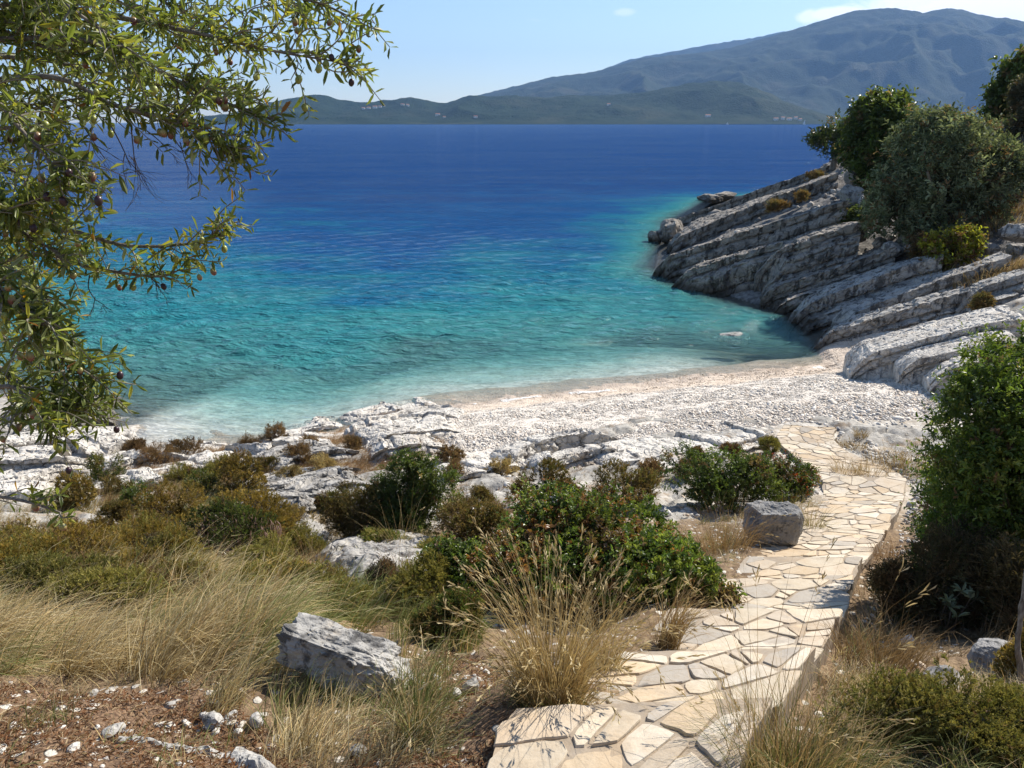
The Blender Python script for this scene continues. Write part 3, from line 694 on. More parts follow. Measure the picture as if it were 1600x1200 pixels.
for (a, b, w, d_, h, lab) in [(568, 171, 14, 10, 6, 'lowest pale house at the left end of the hillside cluster on the wooded cape'), (576, 170, 16, 10, 6, 'second pale house of the hillside cluster on the wooded cape'), (586, 169, 20, 11, 8, 'widest pale house in the middle of the cluster on the wooded cape'), (594, 168, 13, 9, 6, 'small pale house right of the widest one on the wooded cape'), (600, 167, 10, 9, 5, 'smallest pale house at the right end of the hillside cluster'),
        (629, 165, 16, 9, 5, 'reddish roofed house high on the round wooded hill, left of a pair'), (637, 166, 13, 9, 6, 'reddish roofed house high on the round wooded hill, right of a pair'),
        (684, 181, 20, 11, 8, 'large pale house by the notch between the two low hills'), (694, 184, 10, 9, 5, 'small pale house just below the large one by the notch'), (743, 184, 15, 9, 5, 'lone pale house low above the far shore, right of the notch'),
        (951, 165, 14, 10, 7, 'lone pale house halfway up the dark slope across the bay'), (1106, 183, 22, 11, 8, 'lone wide pale house near the far waterline below the road spur'),
        (1212, 188, 18, 10, 7, 'leftmost house of the village at the foot of the mountain'), (1223, 187, 14, 10, 8, 'village house second from the left at the foot of the mountain'), (1233, 188, 20, 10, 7, 'wide village house in the middle of the row at the foot of the mountain'), (1243, 187, 13, 10, 9, 'tall village house right of the middle at the foot of the mountain'), (1250, 188.5, 12, 10, 6, 'rightmost village house, beside the distant sail')]:
    house(a, b, w, d_, h, lab, H1)
# distant sailing boats
def sailboat(px, L, hm, label):
    r = ray(px, 191.8); k = L / r[1]; root = thing('sailing_boat', label, 'sailing boat', (r[0] * k, L, 0), 'sailing boats off the far shore')
    t = NT('white_gelcoat'); m = t.done(t.bsdf((.8, .8, .8), .3, .5))
    n = 9; B = Bag(); V = []
    for i in range(n):
        u = i / (n - 1) * 2 - 1; w = 1.6 * (1 - abs(u) ** 2.5) + .05
        V += [[u * 5.5, -w, 1.2 + .3 * u], [u * 5.0, -w * .5, -.5], [u * 5.0, w * .5, -.5], [u * 5.5, w, 1.2 + .3 * u]]
    F = []
    for i in range(n - 1):
        for j in range(4): F.append([i * 4 + j, i * 4 + (j + 1) % 4, i * 4 + 4 + (j + 1) % 4, i * 4 + 4 + j])
    F += [[0, 1, 2, 3], [n * 4 - 4, n * 4 - 1, n * 4 - 2, n * 4 - 3]]
    B.add(V, [np.array(F)], (1, 1, 1)); B.build('hull', m, root)
    V, F = tube([[.5, 0, 1], [.5, 0, hm]], .12, 8); mk('mast', V, F, m, root)
    V = np.array([[.3, 0, 2.2], [-4.5, .5, 2.4], [-2.0, .35, hm * .55], [.3, 0, hm - .4], [.3, .06, 2.2], [-4.5, .56, 2.4], [-2.0, .41, hm * .55], [.3, .06, hm - .4]])
    mk('sail', V, [np.array([[0, 1, 2, 3], [7, 6, 5, 4], [0, 4, 5, 1], [1, 5, 6, 2], [2, 6, 7, 3], [3, 7, 4, 0]])], m, root)
sailboat(1257, 3150, 17, 'tiny boat with a white sail off the far village')
sailboat(1137, 3150, 8, 'tiny low white boat far across the bay, under the wide pale house')
# ------------------------------------------------------------------ limestone ledges
HS = 1.0; CHIP = 1.0
def ledge(label, pix, h, w, mat, seed, off=None, nl=3, blk=(.35, 1.1), amp=.10, dip=.18, step=None, hend=(.35, 1.), rough=.05, name='rock_ledge', cat='rock ledge', group=None, bury=1.2, top_amp=.07, pts=None, facelean=.06, stepout=.05, straight=None, plane=None):
    """one bed of rock: a jointed, layered face towards the cove, a dipping top behind it"""
    rg = np.random.default_rng(seed)
    off = h * .75 if off is None else off
    h = h * HS; off = off * HS
    P = np.array([hit(px, py, off) for px, py in pix]) if pts is None else np.array(pts)
    if straight:
        ctr = P[:, :2].mean(0); w_, ev = np.linalg.eigh(np.cov((P[:, :2] - ctr).T)); dr = ev[:, 1]; dr = dr * np.sign(dr[0]); dr = unit(dr * .6 + np.array(straight) * .4); 
        if plane is not None: ctr = np.array(plane); dr = unit(np.array(straight))
        nn = np.array([-dr[1], dr[0]])
        for k, (px, py) in enumerate(pix):
            r = ray(px, py); t = (ctr @ nn) / (r[:2] @ nn)
            q = np.array([0, 0, CAMZ]) + r * t; P[k] = q if plane is not None else P[k] * .2 + q * .8
        uu = (P[:, :2] - P[0, :2]) @ dr; pz_ = np.polyfit(uu, P[:, 2], 1); P[:, 2] = .7 * np.polyval(pz_, uu) + .3 * P[:, 2]
    L0 = np.linalg.norm(np.diff(P, axis=0), axis=1).sum(); C = bez(P, 60)
    s = np.concatenate([[0], np.cumsum(np.linalg.norm(np.diff(C, axis=0), axis=1))]); L = s[-1]
    d = depth_of(P.mean(0)); du = step or np.clip(d * .0019, .022, .16)
    nu = max(24, int(L / du)); u = np.linspace(0, L, nu); C = np.stack([np.interp(u, s, C[:, k]) for k in range(3)], 1)
    T = np.gradient(C[:, :2], axis=0); kk = max(3, nu // 12) | 1
    T = np.stack([np.convolve(np.pad(T[:, k], kk // 2, mode='edge'), np.ones(kk) / kk, 'valid') for k in (0, 1)], 1); T = unit(T)
    N = np.stack([T[:, 1], -T[:, 0]], 1); N = np.where((N[:, 1:] > 0), -N, N)          # towards the viewer's side
    nf = max(8, int(h / du)); nt = max(6, int(w / du / 1.3)); nb = 5
    # profile: (forward offset, drop, kind)
    zf = np.linspace(h + bury, h, nb, endpoint=False).tolist() + np.linspace(h, 0, nf, endpoint=False).tolist()
    pf = [(facelean * z * .6, -z, 0) for z in zf]
    tw = np.linspace(0, 1, nt); ptp = [(-w * t, -dip * w * t, 1) for t in tw]
    pb = [(-w - .1, -dip * w - bury * k / 4, 2) for k in (1, 2, 3, 4)]
    prof = pf + ptp + pb; nv = len(prof)
    A = np.array([p[0] for p in prof]); Z = np.array([p[1] for p in prof]); K = np.array([p[2] for p in prof])
    U, AA = np.meshgrid(u, A, indexing='ij'); _, ZZ = np.meshgrid(u, Z, indexing='ij'); KK = np.broadcast_to(K, U.shape)
    wig = .03 * h * fbm(np.stack([U * .9, ZZ * 0, ZZ * 0 + seed], -1), 3, seed)
    # layers down the face
    br = np.sort(rg.uniform(.12, .95, nl - 1)) * h if nl > 1 else np.array([]); br = np.concatenate([[0], br, [h, h + bury * 1.1]])
    dz = -ZZ + wig; lay = np.clip(np.searchsorted(br, np.clip(dz, 0, h + bury), side='right') - 1, 0, len(br) - 2)
    dl = np.min(np.abs(dz[..., None] - br[1:-1]), -1) if len(br) > 2 else np.full(U.shape, 9.)
    gr = max(.03, du * 1.1); set_ = np.zeros(U.shape); crack = np.exp(-(dl / gr) ** 2) * 1.0
    topj = np.zeros(U.shape)
    lset = np.concatenate([[0], rg.uniform(-.6, .9, len(br))])
    for l in range(len(br) - 1):
        bl = [rg.uniform(-.5, 0)]
        while bl[-1] < L + 1: bl.append(bl[-1] + rg.uniform(*blk) * rg.choice([.6, 1, 1.8]))
        bl = np.array(bl); uu = U + .10 * fbm(np.stack([ZZ * 2.2, U * .4, AA * 1.2 + l * 7.7], -1), 3, seed + 3) * 2
        bi = np.clip(np.searchsorted(bl, uu, side='right') - 1, 0, len(bl) - 2); sb = rg.uniform(-1, 1, len(bl))[bi]
        db = np.minimum(np.abs(uu - bl[bi]), np.abs(uu - bl[bi + 1])); m = lay == l
        st = rg.uniform(0, 1, len(bl))[bi]
        f = np.where(KK == 0, 1, 0)
        set_ = np.where(m & (KK == 0), lset[l] * amp * .8 + sb * amp + l * stepout * h, set_)
        cr = np.exp(-(db / gr) ** 2) * (st * .8 + .2)
        crack = np.where(m & (KK == 0), np.maximum(crack, cr), crack)
        if l == 0:
            topj = np.where(KK == 1, sb * top_amp - cr * .05, 0); crack = np.where(KK >= 1, 0, crack)
            set_ = np.where((KK == 1), set_ * 0 + (lset[0] * amp * .8 + sb * amp) * np.clip(1 + AA / (.35 * w), 0, 1), set_)
    # secondary bedding steps on the dipping top
    ts = -AA + .25 * w * fbm(np.stack([U * .35, AA * 0, AA * 0 + seed * 1.3], -1), 3, seed + 8)
    q = ts / max(.28, w / 4); ql = _h(np.floor(q).astype(np.int64), 0, 0, seed); topj = topj + np.where(KK == 1, (ql - .5) * top_amp * 1.4 * sstep(0, .25, ts), 0)
    AA = AA + set_ * 1.25 - crack * (.07 + .09 * min(1., h)) * (KK == 0)
    ZZ = ZZ + topj
    # both ends break away raggedly
    e0 = np.clip(U / (h * .6 + .2), 0, 1); e1 = np.clip((L - U) / (h * .9 + .25), 0, 1)
    en = .25 * fbm(np.stack([AA * 1.3, ZZ * 1.3, U * .3 + seed], -1), 3, seed + 1)
    f0 = 1 - (1 - np.sqrt(np.clip(e0 + en * (e0 < 1), 0, 1))) * (1 - hend[0]); f1 = 1 - (1 - np.sqrt(np.clip(e1 + en * (e1 < 1), 0, 1))) * (1 - hend[1])
    ff = np.minimum(f0, f1); ZZ = ZZ - (1 - ff) * h
    X = C[:, None, 0] + N[:, None, 0] * AA; Y = C[:, None, 1] + N[:, None, 1] * AA; Zw = C[:, None, 2] + ZZ
    V = np.stack([X, Y, Zw], -1)
    n3 = np.stack([fbm(V * (1.1 / max(h, .3)) + k * 31.7, 4, seed + k) for k in range(3)], -1)
    n4 = np.stack([fbm(V * 5.5 + k * 13.1, 3, seed + 5 + k) for k in range(3)], -1)
    cs = np.clip(.42 * h, .16, .6); _, w2, wi = worley(V / np.array([cs * 1.5, cs * 1.5, cs * .7]) + .3 * n3, seed + 2); w1 = _
    chip = CHIP * ((wi - .5) * .12 - .10 * sstep(.12, 0., w2 - w1)) * min(h, 1.3)
    V[..., 0] += N[:, None, 0] * chip * .8; V[..., 1] += N[:, None, 1] * chip * .8; V[..., 2] += np.where(KK == 1, chip * .55, 0)
    V = V + n3 * rough * min(h, 1.2) * .6 * CHIP + n4 * rough * .35
    ii = np.arange(nu * nv).reshape(nu, nv)
    F = np.stack([ii[:-1, :-1], ii[:-1, 1:], ii[1:, 1:], ii[1:, :-1]], -1).reshape(-1, 4)
    V = V.reshape(-1, 3); cap0 = V[ii[0]].mean(0); cap1 = V[ii[-1]].mean(0); nV = len(V)
    V = np.concatenate([V, [cap0, cap1]]); a = np.arange(nv - 1)
    Tt = np.concatenate([np.stack([ii[0, a], np.full(nv - 1, nV), ii[0, a + 1]], 1), np.stack([ii[-1, a], ii[-1, a + 1], np.full(nv - 1, nV + 1)], 1)])
    base = C.mean(0).copy(); base[2] -= h
    o = mk(name, V - base, [F, Tt], mat, None, None, False, loc=base)
    return tag(o, label, cat, group)

HS = 1.06; CHIP = .8
HG = 'dark limestone beds of the headland'
HL = [  # label, pixels of the top edge, face height, top width, layers, block size, step-back
 ('farthest limestone bed of the headland, its crest running up to the dark trees', [(1050, 344), (1085, 332), (1120, 319), (1155, 306), (1190, 295), (1240, 277), (1296, 257)], 1.1, 4.5, 4, (.8, 2.4), .15),
 ('broken rubbly bed just below the farthest one, with rust coloured tufts on it', [(1042, 378), (1080, 362), (1125, 340), (1170, 322), (1210, 306), (1260, 288), (1310, 272)], 1.1, 5, 4, (.5, 1.3), .28),
 ('long dark tapering bed of the headland reaching farthest into the sea', [(1022, 411), (1060, 396), (1105, 378), (1150, 364), (1190, 352), (1225, 345), (1275, 331), (1325, 316)], 1.55, 2.8, 4, (1.2, 3.), .12),
 ('low dark bed with a ragged nose in front of the long tapering one', [(1046, 433), (1080, 420), (1115, 408), (1150, 396), (1185, 388), (1222, 379)], 1.5, 2.4, 4, (.6, 1.6), .16),
 ('tall blocky dark cliff of the headland with pale scars on its face', [(1184, 402), (1215, 389), (1250, 376), (1285, 364), (1322, 354), (1345, 350)], 1.75, 3.0, 6, (.5, 1.2), .16),
 ('thin dark bed at the foot of the tall blocky cliff', [(1190, 453), (1230, 442), (1275, 431), (1320, 414), (1360, 399), (1402, 384)], .7, 1.8, 3, (.7, 2.), .09),
 ('lowest thin dark bed in the shaded inlet of the headland', [(1207, 474), (1260, 461), (1312, 447), (1355, 430), (1402, 411)], .65, 1.6, 3, (.7, 2.), .09),
 ('thick pale grey bed whose rounded nose stands at the water', [(1236, 486), (1262, 472), (1298, 459), (1345, 440), (1390, 422), (1434, 407), (1475, 404)], 1.1, 2.4, 6, (.4, 1.1), .08),
 ('slim grey bed wedged between two thick beds, dry grass on its upper end', [(1316, 503), (1350, 483), (1381, 468), (1411, 456), (1441, 446), (1505, 425), (1580, 403)], .5, 1.6, 2, (.5, 1.4), .09),
 ('great bricklike jointed bed above the white ledges, nose in the shallows', [(1264, 538), (1290, 522), (1315, 511), (1352, 496), (1396, 482), (1450, 472), (1512, 461)], 1.15, 1.9, 6, (.3, .75), .09),
 ('short grey bed continuing the bricklike one up to the right', [(1500, 463), (1529, 450), (1565, 439), (1604, 427)], .6, 1.6, 3, (.4, 1.), .08),
 ('small thin bed tucked under the short grey one', [(1515, 480), (1550, 470), (1592, 459)], .34, 1.0, 2, (.4, 1.), .06),
]
for i, (lab, pix, h, w, nl, blk, amp) in enumerate(HL):
    ledge(lab, pix, h, w * .62, M['rock_head'] if i < 7 else M['rock_mid'], 100 + i, off=.3 if i == 0 else (.55 if i == 1 else None), nl=nl, blk=blk, amp=amp * .7, dip=.04, stepout=.10, top_amp=.04, straight=(.95, -.31), plane={9: (12.2, 27.5), 10: (15.3, 26.3), 11: (15.2, 25.3)}.get(i), group=HG, hend=(.1, 1.), rough=.09 if i in (1, 3) else .06)
HS = 1.0
WG = 'white ledges at the back corner of the beach'
for i, (lab, pix, h, w) in enumerate([
    ('broad white slab ledge, the upper of those rising from the pebbles at the cove corner', [(1330, 567), (1348, 558), (1367, 551), (1405, 537), (1448, 524), (1500, 513), (1550, 504), (1604, 492)], .55, 1.8),
    ('second white slab ledge below the broad one, half sunk in pebbles', [(1408, 569), (1440, 560), (1481, 551), (1535, 538), (1595, 524)], .36, 1.1),
    ('lowest white slab ledge at the back of the beach beside the green bush', [(1456, 586), (1480, 578), (1505, 570), (1540, 562), (1582, 553)], .28, .9)]):
    ledge(lab, pix, h, w, M['rock_white'], 130 + i, nl=2, blk=(.6, 1.8), amp=.035, dip=.05, group=WG, hend=(.15, .6), rough=.03, top_amp=.03, straight=(.95, -.31), plane=[(12., 20.4), (12., 19.1), (12., 17.9)][i])
HS = 1.25; CHIP = 1.
LG = 'white limestone ledges on the near shore'
for i, (lab, pix, h, w, nl) in enumerate([
    ('outermost white ledge of the rock spit, washed by the clear water', [(560, 658), (590, 647), (622, 640), (655, 634), (690, 629)], .22, 1.1, 2),
    ('dark rimmed ledge at the tip of the rock spit beside the shingle', [(612, 662), (640, 654), (670, 648), (716, 644)], .26, .9, 3),
    ('cream ledge in the middle of the rock spit', [(566, 673), (600, 667), (640, 662), (697, 659)], .26, .9, 3),
    ('blocky white ledge on the inner side of the rock spit', [(574, 687), (612, 680), (650, 674), (690, 669), (728, 667)], .3, .9, 3),
    ('innermost white ledge of the spit just above the tall dark bush', [(570, 704), (610, 699), (650, 694), (700, 690)], .26, .8, 2),
    ('grey white ledge left of the rock spit with rust tufts on top', [(398, 703), (432, 688), (470, 675), (500, 666), (540, 657)], .3, 1.0, 3),
    ('tumbled grey ledge between the spit and the golden cushions', [(430, 728), (470, 712), (510, 704), (560, 694)], .3, 1.0, 4),
    ('long grey slab running down left of the tall dark bush', [(404, 774), (435, 761), (465, 750), (512, 736), (562, 722)], .28, 1.0, 2),
    ('pale slab right behind the brown and the tall dark bush', [(452, 792), (485, 772), (520, 760), (560, 752), (600, 744)], .3, .9, 3),
    ('long thin white ledge crossing the slope above the golden cushions', [(158, 770), (205, 756), (250, 746), (300, 731), (350, 717), (402, 703)], .2, .8, 2),
    ('white ledge by the pebble pocket at the left edge', [(-40, 764), (0, 755), (40, 746), (90, 735), (140, 726)], .24, .8, 2),
    ('blocky white ledge in the left rocks below the olive leaves', [(-40, 728), (0, 722), (45, 721), (95, 716), (140, 708)], .34, 1., 3),
    ('long pale bed of the left rocks above the blocky one', [(-40, 702), (0, 694), (45, 689), (90, 686), (138, 687)], .42, 1.2, 3),
    ('brown stained bed of the left rocks with its foot in the water', [(20, 672), (60, 664), (107, 656), (150, 650), (180, 648)], .42, 1.4, 3),
    ('farthest bed of the left rocks jutting into the water', [(0, 640), (50, 632), (105, 627), (140, 626), (174, 629)], .5, 1.4, 3),
    ('small grey ledge at the water between spit and left rocks', [(172, 724), (212, 714), (250, 705), (305, 690)], .26, .8, 2),
    ('jointed cream ledge standing out of the pebbles mid beach', [(800, 708), (835, 693), (870, 683), (920, 675), (972, 670)], .40, .55, 2),
    ('lower ledge with two dark hollows below the jointed cream one', [(850, 722), (896, 711), (930, 703), (956, 699), (975, 694)], .34, .6, 2),
    ('low white ledge trailing left from the dark hollows to the bush', [(690, 752), (740, 739), (780, 731), (820, 726), (860, 721)], .16, .8, 2),
    ('flat white slab at the foot of the beach left of the path', [(950, 728), (1010, 716), (1080, 706), (1150, 692), (1212, 676)], .16, 1.2, 2),
    ('flat white slab right behind the dark bush by the path', [(1010, 742), (1060, 728), (1110, 715), (1165, 703), (1208, 694)], .12, .9, 2)]):
    ledge(lab, pix, h, w, M['rock_white' if i in (13, 14) else ('rock_mid' if i in (6, 7, 8) else 'rock_white_dry')], 160 + i, nl=nl, blk=(.25, .8), amp=.05, dip=.12, group=LG, hend=(.2, .3), rough=.05, top_amp=.06, bury=.8)

HS = 1.0
# ------------------------------------------------------------------ boulders and loose stones
def boulder(label, px, py, size, seed, mat, rot=0., tilt=(0, 0), planes=9, sub=5, name='boulder', cat='boulder', sink=.25, cuts=None, rough=.05, group=None, base=None):
    rg = np.random.default_rng(seed); V, F = ico(sub); V = np.sign(V) * np.abs(V) ** .85
    for k in range(planes):
        n = unit(rg.normal(size=3)); c = rg.uniform(.62, .86); d = V @ n; V = V - np.maximum(d - c, 0)[:, None] * n * .93
    for n, c in (cuts or []):
        n = unit(np.array(n, float)); d = V @ n; V = V - np.maximum(d - c, 0)[:, None] * n * .96
    V = V + unit(V) * (rough * 1.6 * fbm(V * 1.6 + seed, 4, seed)[:, None] + rough * .8 * np.abs(fbm(V * 5 + seed, 4, seed + 2))[:, None])
    V = V * np.array(size) / 2
    cx, sx = cos(tilt[0]), sin(tilt[0]); cy, sy = cos(tilt[1]), sin(tilt[1])
    R = np.array([[cos(rot), -sin(rot), 0], [sin(rot), cos(rot), 0], [0, 0, 1]]) @ np.array([[1, 0, 0], [0, cx, -sx], [0, sx, cx]]) @ np.array([[cy, 0, sy], [0, 1, 0], [-sy, 0, cy]])
    V = V @ R.T; b = gp(px, py) if base is None else np.array(base, float); b = b.copy(); V[:, 2] += -V[:, 2].min() * (1 - sink)
    o = mk(name, V, F, mat, None, None, False, loc=b); return tag(o, label, cat, group)
boulder('white topped boulder leaning in the long wind-blown grass', 542, 1062, (.78, .36, .33), 3, M['boulder'], rot=-.26, tilt=(-.1, .11), planes=7, sub=6, sink=.2, cuts=[((0, 0, 1), .55), ((-.2, -1, .15), .62), ((-1, .1, .1), .8), ((1, 0, .35), .7)], rough=.09)
boulder('dark grey boulder with one pale side beside the path', 1200, 858, (.72, .6, .78), 8, M['boulder_dark'], rot=.3, tilt=(.12, -.1), planes=7, sub=6, sink=.16, cuts=[((0, 0.1, 1), .62), ((1, .25, .1), .66), ((-.6, -1, .5), .62), ((-1, 0, .5), .7)], rough=.06)
boulder('pale pointed stone poking out behind the big green bush', 878, 812, (.42, .34, .46), 12, M['boulder'], rot=.5, planes=8, sub=5, sink=.1)
SG = 'stones lying in the litter and grass'
for i, (lab, px, py, sz, sd) in enumerate([
    ('smooth grey stone at the left end of the low rock ridge in the litter', 178, 1150, (.17, .12, .10), 21), ('rounded grey stone half covered by grass, cream pebble before it', 333, 1134, (.16, .13, .11), 22),
    ('flat grey stone right behind the rounded one in the grass', 362, 1122, (.12, .09, .05), 23), ('cream angular pebble leaning on the rounded grey stone', 326, 1140, (.08, .06, .05), 24),
    ('pale split stone standing in the grass below the boulder', 402, 1134, (.13, .10, .13), 25), ('grey stone peeping through dry grass above the litter', 268, 1106, (.10, .08, .06), 26),
    ('small grey stone in the litter under the wind-blown grass', 145, 1088, (.12, .1, .06), 27), ('pale stone in the bare gap left of the tall golden grass', 737, 1080, (.15, .12, .15), 28),
    ('small pink stone beside the pale one in the bare gap', 712, 1088, (.09, .08, .08), 29), ('grey stone at the foot of the grass by the path edge', 645, 1182, (.10, .08, .06), 30),
    ('pale flat stone between grass tufts low in the middle', 560, 1176, (.12, .1, .05), 31)]):
    boulder(lab, px, py, [v * .62 for v in sz], sd, M['boulder'], rot=sd * 1.7, planes=7, sub=4, name='stone', cat='stone', sink=.3, group=SG, rough=.04)
def ridge():
    pts = [gp(*q) for q in [(188, 1160), (230, 1164), (285, 1172), (330, 1180), (365, 1186), (400, 1206), (440, 1240)]]
    P = bez(pts, 60); R = np.interp(np.linspace(0, 1, 60), [0, .1, .4, .6, .75, 1], [.022, .026, .022, .028, .05, .05])
    V, F = tube(P + [0, 0, .005], R, 24); u = V.copy(); V = V + unit(np.stack([fbm(u * 14 + k * 9, 4, k) for k in range(3)], -1)) * .0 + np.stack([fbm(u * 13 + k * 9, 4, k) for k in range(3)], -1) * .022
    b = P[30]; tag(mk('rock_ridge', V - b, F, M['boulder'], None, None, False, loc=b), 'low pale rock ridge snaking through the reddish litter', 'rock')
ridge()
WR = 'rocks standing in or by the sea'
for i, (lab, px, py, sz, sd, m) in enumerate([
    ('tiny black rock alone in the sea left of the headland', 1022, 377, (1.1, .9, 1.0), 41, 'rock_head'), ('black knob of rock at the seaward tip of the rubbly bed', 1048, 376, (2.2, 1.8, 1.8), 42, 'rock_head'),
    ('dark flat rock awash beyond the farthest bed', 1108, 313, (2.6, 2., .9), 43, 'rock_head'), ('low black rock next to the farthest bed at the waterline', 1130, 309, (3., 2., 1.), 44, 'rock_head')]):
    p = hit(px, py, 0); r = ray(px, py); d = CAMZ / -r[2]; q = np.array([0, 0, CAMZ]) + r * d; q[2] = -.35
    boulder(lab, 0, 0, sz, sd, M[m], rot=sd, planes=8, sub=4, name='sea_rock', cat='rock', sink=0, base=q, group=WR, rough=.12)
r = ray(1148, 521); q = np.array([0, 0, CAMZ]) + r * (CAMZ / -r[2]); q[2] = -.45
boulder('flat rock just breaking the turquoise shallows', 0, 0, (1.5, .9, .5), 47, M['boulder'], rot=.2, planes=6, sub=5, name='sea_rock', cat='rock', sink=0, base=q, group=WR, rough=.1)
RB = 'loose blocks on the headland slope'
for i, (lab, px, py, sz, sd) in enumerate([
    ('white block lying left below the big grey-green bush', 1348, 338, (1.0, .8, 1.1), 51), ('grey block at the upper end of the tall cliff', 1335, 375, (1.5, 1.1, 1.), 52), ('rounded grey block under the big grey-green bush', 1392, 400, (.9, .8, .7), 53),
    ('pair-forming pale block right of the rounded one under the bush', 1372, 388, (.8, .6, .6), 54), ('small pale block above the thin dark beds', 1410, 380, (.6, .5, .5), 55), ('pale boulder in the shade right of the big grey-green bush', 1585, 285, (1.5, 1.2, .9), 56),
    ('grey block at the right edge below the dry grass', 1585, 375, (1.3, 1., .8), 57), ('lower grey block at the right edge, under the other', 1592, 398, (1.1, .9, .6), 58), ('grey block between the two trees and the cliff', 1328, 318, (1.4, 1.2, 1.1), 59),
    ('pale block uphill of the rubbly bed near the tree roots', 1335, 288, (1.3, 1., 1.), 60), ('dark block half buried beside the yellow-green bush', 1418, 392, (.8, .7, .5), 61), ('light block right below the yellow-green bush', 1540, 396, (.9, .7, .5), 62)]):
    boulder(lab, px, py, sz, sd, M['rock_mid' if i % 2 == 0 else 'rock_head'], rot=sd, planes=8, sub=4, name='rock_block', cat='rock', sink=.2, group=RB, rough=.06)
# smooth white outcrop in front of the brown cushion, built as a low swelling of bedrock
def outcrop(label, poly, hgt, seed, mat):
    W = np.array([gp(*q) for q in poly]); lo, hi = W[:, :2].min(0) - .2, W[:, :2].max(0) + .2
    st = .02; X, Y = np.meshgrid(np.arange(lo[0], hi[0], st), np.arange(lo[1], hi[1], st)); e = np.full(X.shape, 1e9)
    for a, b in zip(W[:, :2], np.roll(W[:, :2], -1, 0)):
        t = np.clip(((X - a[0]) * (b[0] - a[0]) + (Y - a[1]) * (b[1] - a[1])) / ((b - a) @ (b - a)), 0, 1); e = np.minimum(e, np.hypot(X - a[0] - t * (b[0] - a[0]), Y - a[1] - t * (b[1] - a[1])))
    e = np.where(inpoly(X, Y, W[:, :2]), e, -e) + .1 * fbm2(X, Y, 2.2, 3, seed)
    s_ = (X * -.45 + Y * .9 + .12 * fbm2(X, Y, 1.8, 3, seed + 1)) / .16; fr = s_ - np.floor(s_); lv = _h(np.floor(s_).astype(np.int64), np.zeros(s_.shape, np.int64), np.zeros(s_.shape, np.int64), seed)
    Z = g(X, Y) + hgt * sstep(-.05, .35, e) - .12 * sstep(.02, -.15, e) + (lv * .045 + .03 * fr) * sstep(0, .2, e) + .05 * fbm2(X, Y, 2.5, 4, seed + 4) + .012 * fbm2(X, Y, 14, 3, seed + 6)
    ii = np.arange(X.size).reshape(X.shape); q = np.stack([ii[:-1, :-1], ii[:-1, 1:], ii[1:, 1:], ii[1:, :-1]], -1).reshape(-1, 4); q = q[e.ravel()[q].max(1) > -.14]
    u, inv = np.unique(q, return_inverse=True); V = np.stack([X, Y, Z], -1).reshape(-1, 3)[u]; b = V.mean(0)
    return tag(mk('rock_outcrop', V - b, inv.reshape(-1, 4), mat, None, None, True, loc=b), label, 'rock')
outcrop('smooth white outcrop of bedrock in front of the brown cushion bush', [(478, 880), (505, 852), (560, 845), (640, 838), (735, 855), (740, 880), (680, 905), (610, 945), (560, 950), (530, 925)], .12, 5, M['rock_mid'])
outcrop('pale scree-like outcrop left of the tall dark bush', [(452, 800), (480, 778), (530, 772), (520, 812), (512, 850), (470, 860), (440, 830)], .06, 9, M['rock_mid'])
outcrop('grey slab lying flush in the slope by the small round bush', [(60, 812), (95, 796), (140, 792), (150, 806), (105, 820), (70, 826)], .04, 11, M['rock_mid'])
# broken stone lying in the gaps between the headland beds
def rubble():
    rg = np.random.default_rng(88); n = 9000; x = rg.uniform(8, 27, n); y = rg.uniform(24, 62, n); xs = np.interp(y, _sy, _sx); z = g(x, y) - .4 * sstep(14, 11, x - xs)
    k = (x - xs > .6) & (fbm2(x, y, .45, 3, 87) > -.05) & (z > .5); x, y, z = x[k], y[k], z[k]
    S = np.exp(rg.normal(-2.25, .5, len(x)))
    scatter_stones('rubble', x, y, z - S * .2, S, pick([(.34, .31, .28), (.24, .22, .20), (.44, .41, .37), (.16, .15, .14)], len(x), rg, .15), M['pebbles'], 89, .8)
rubble()
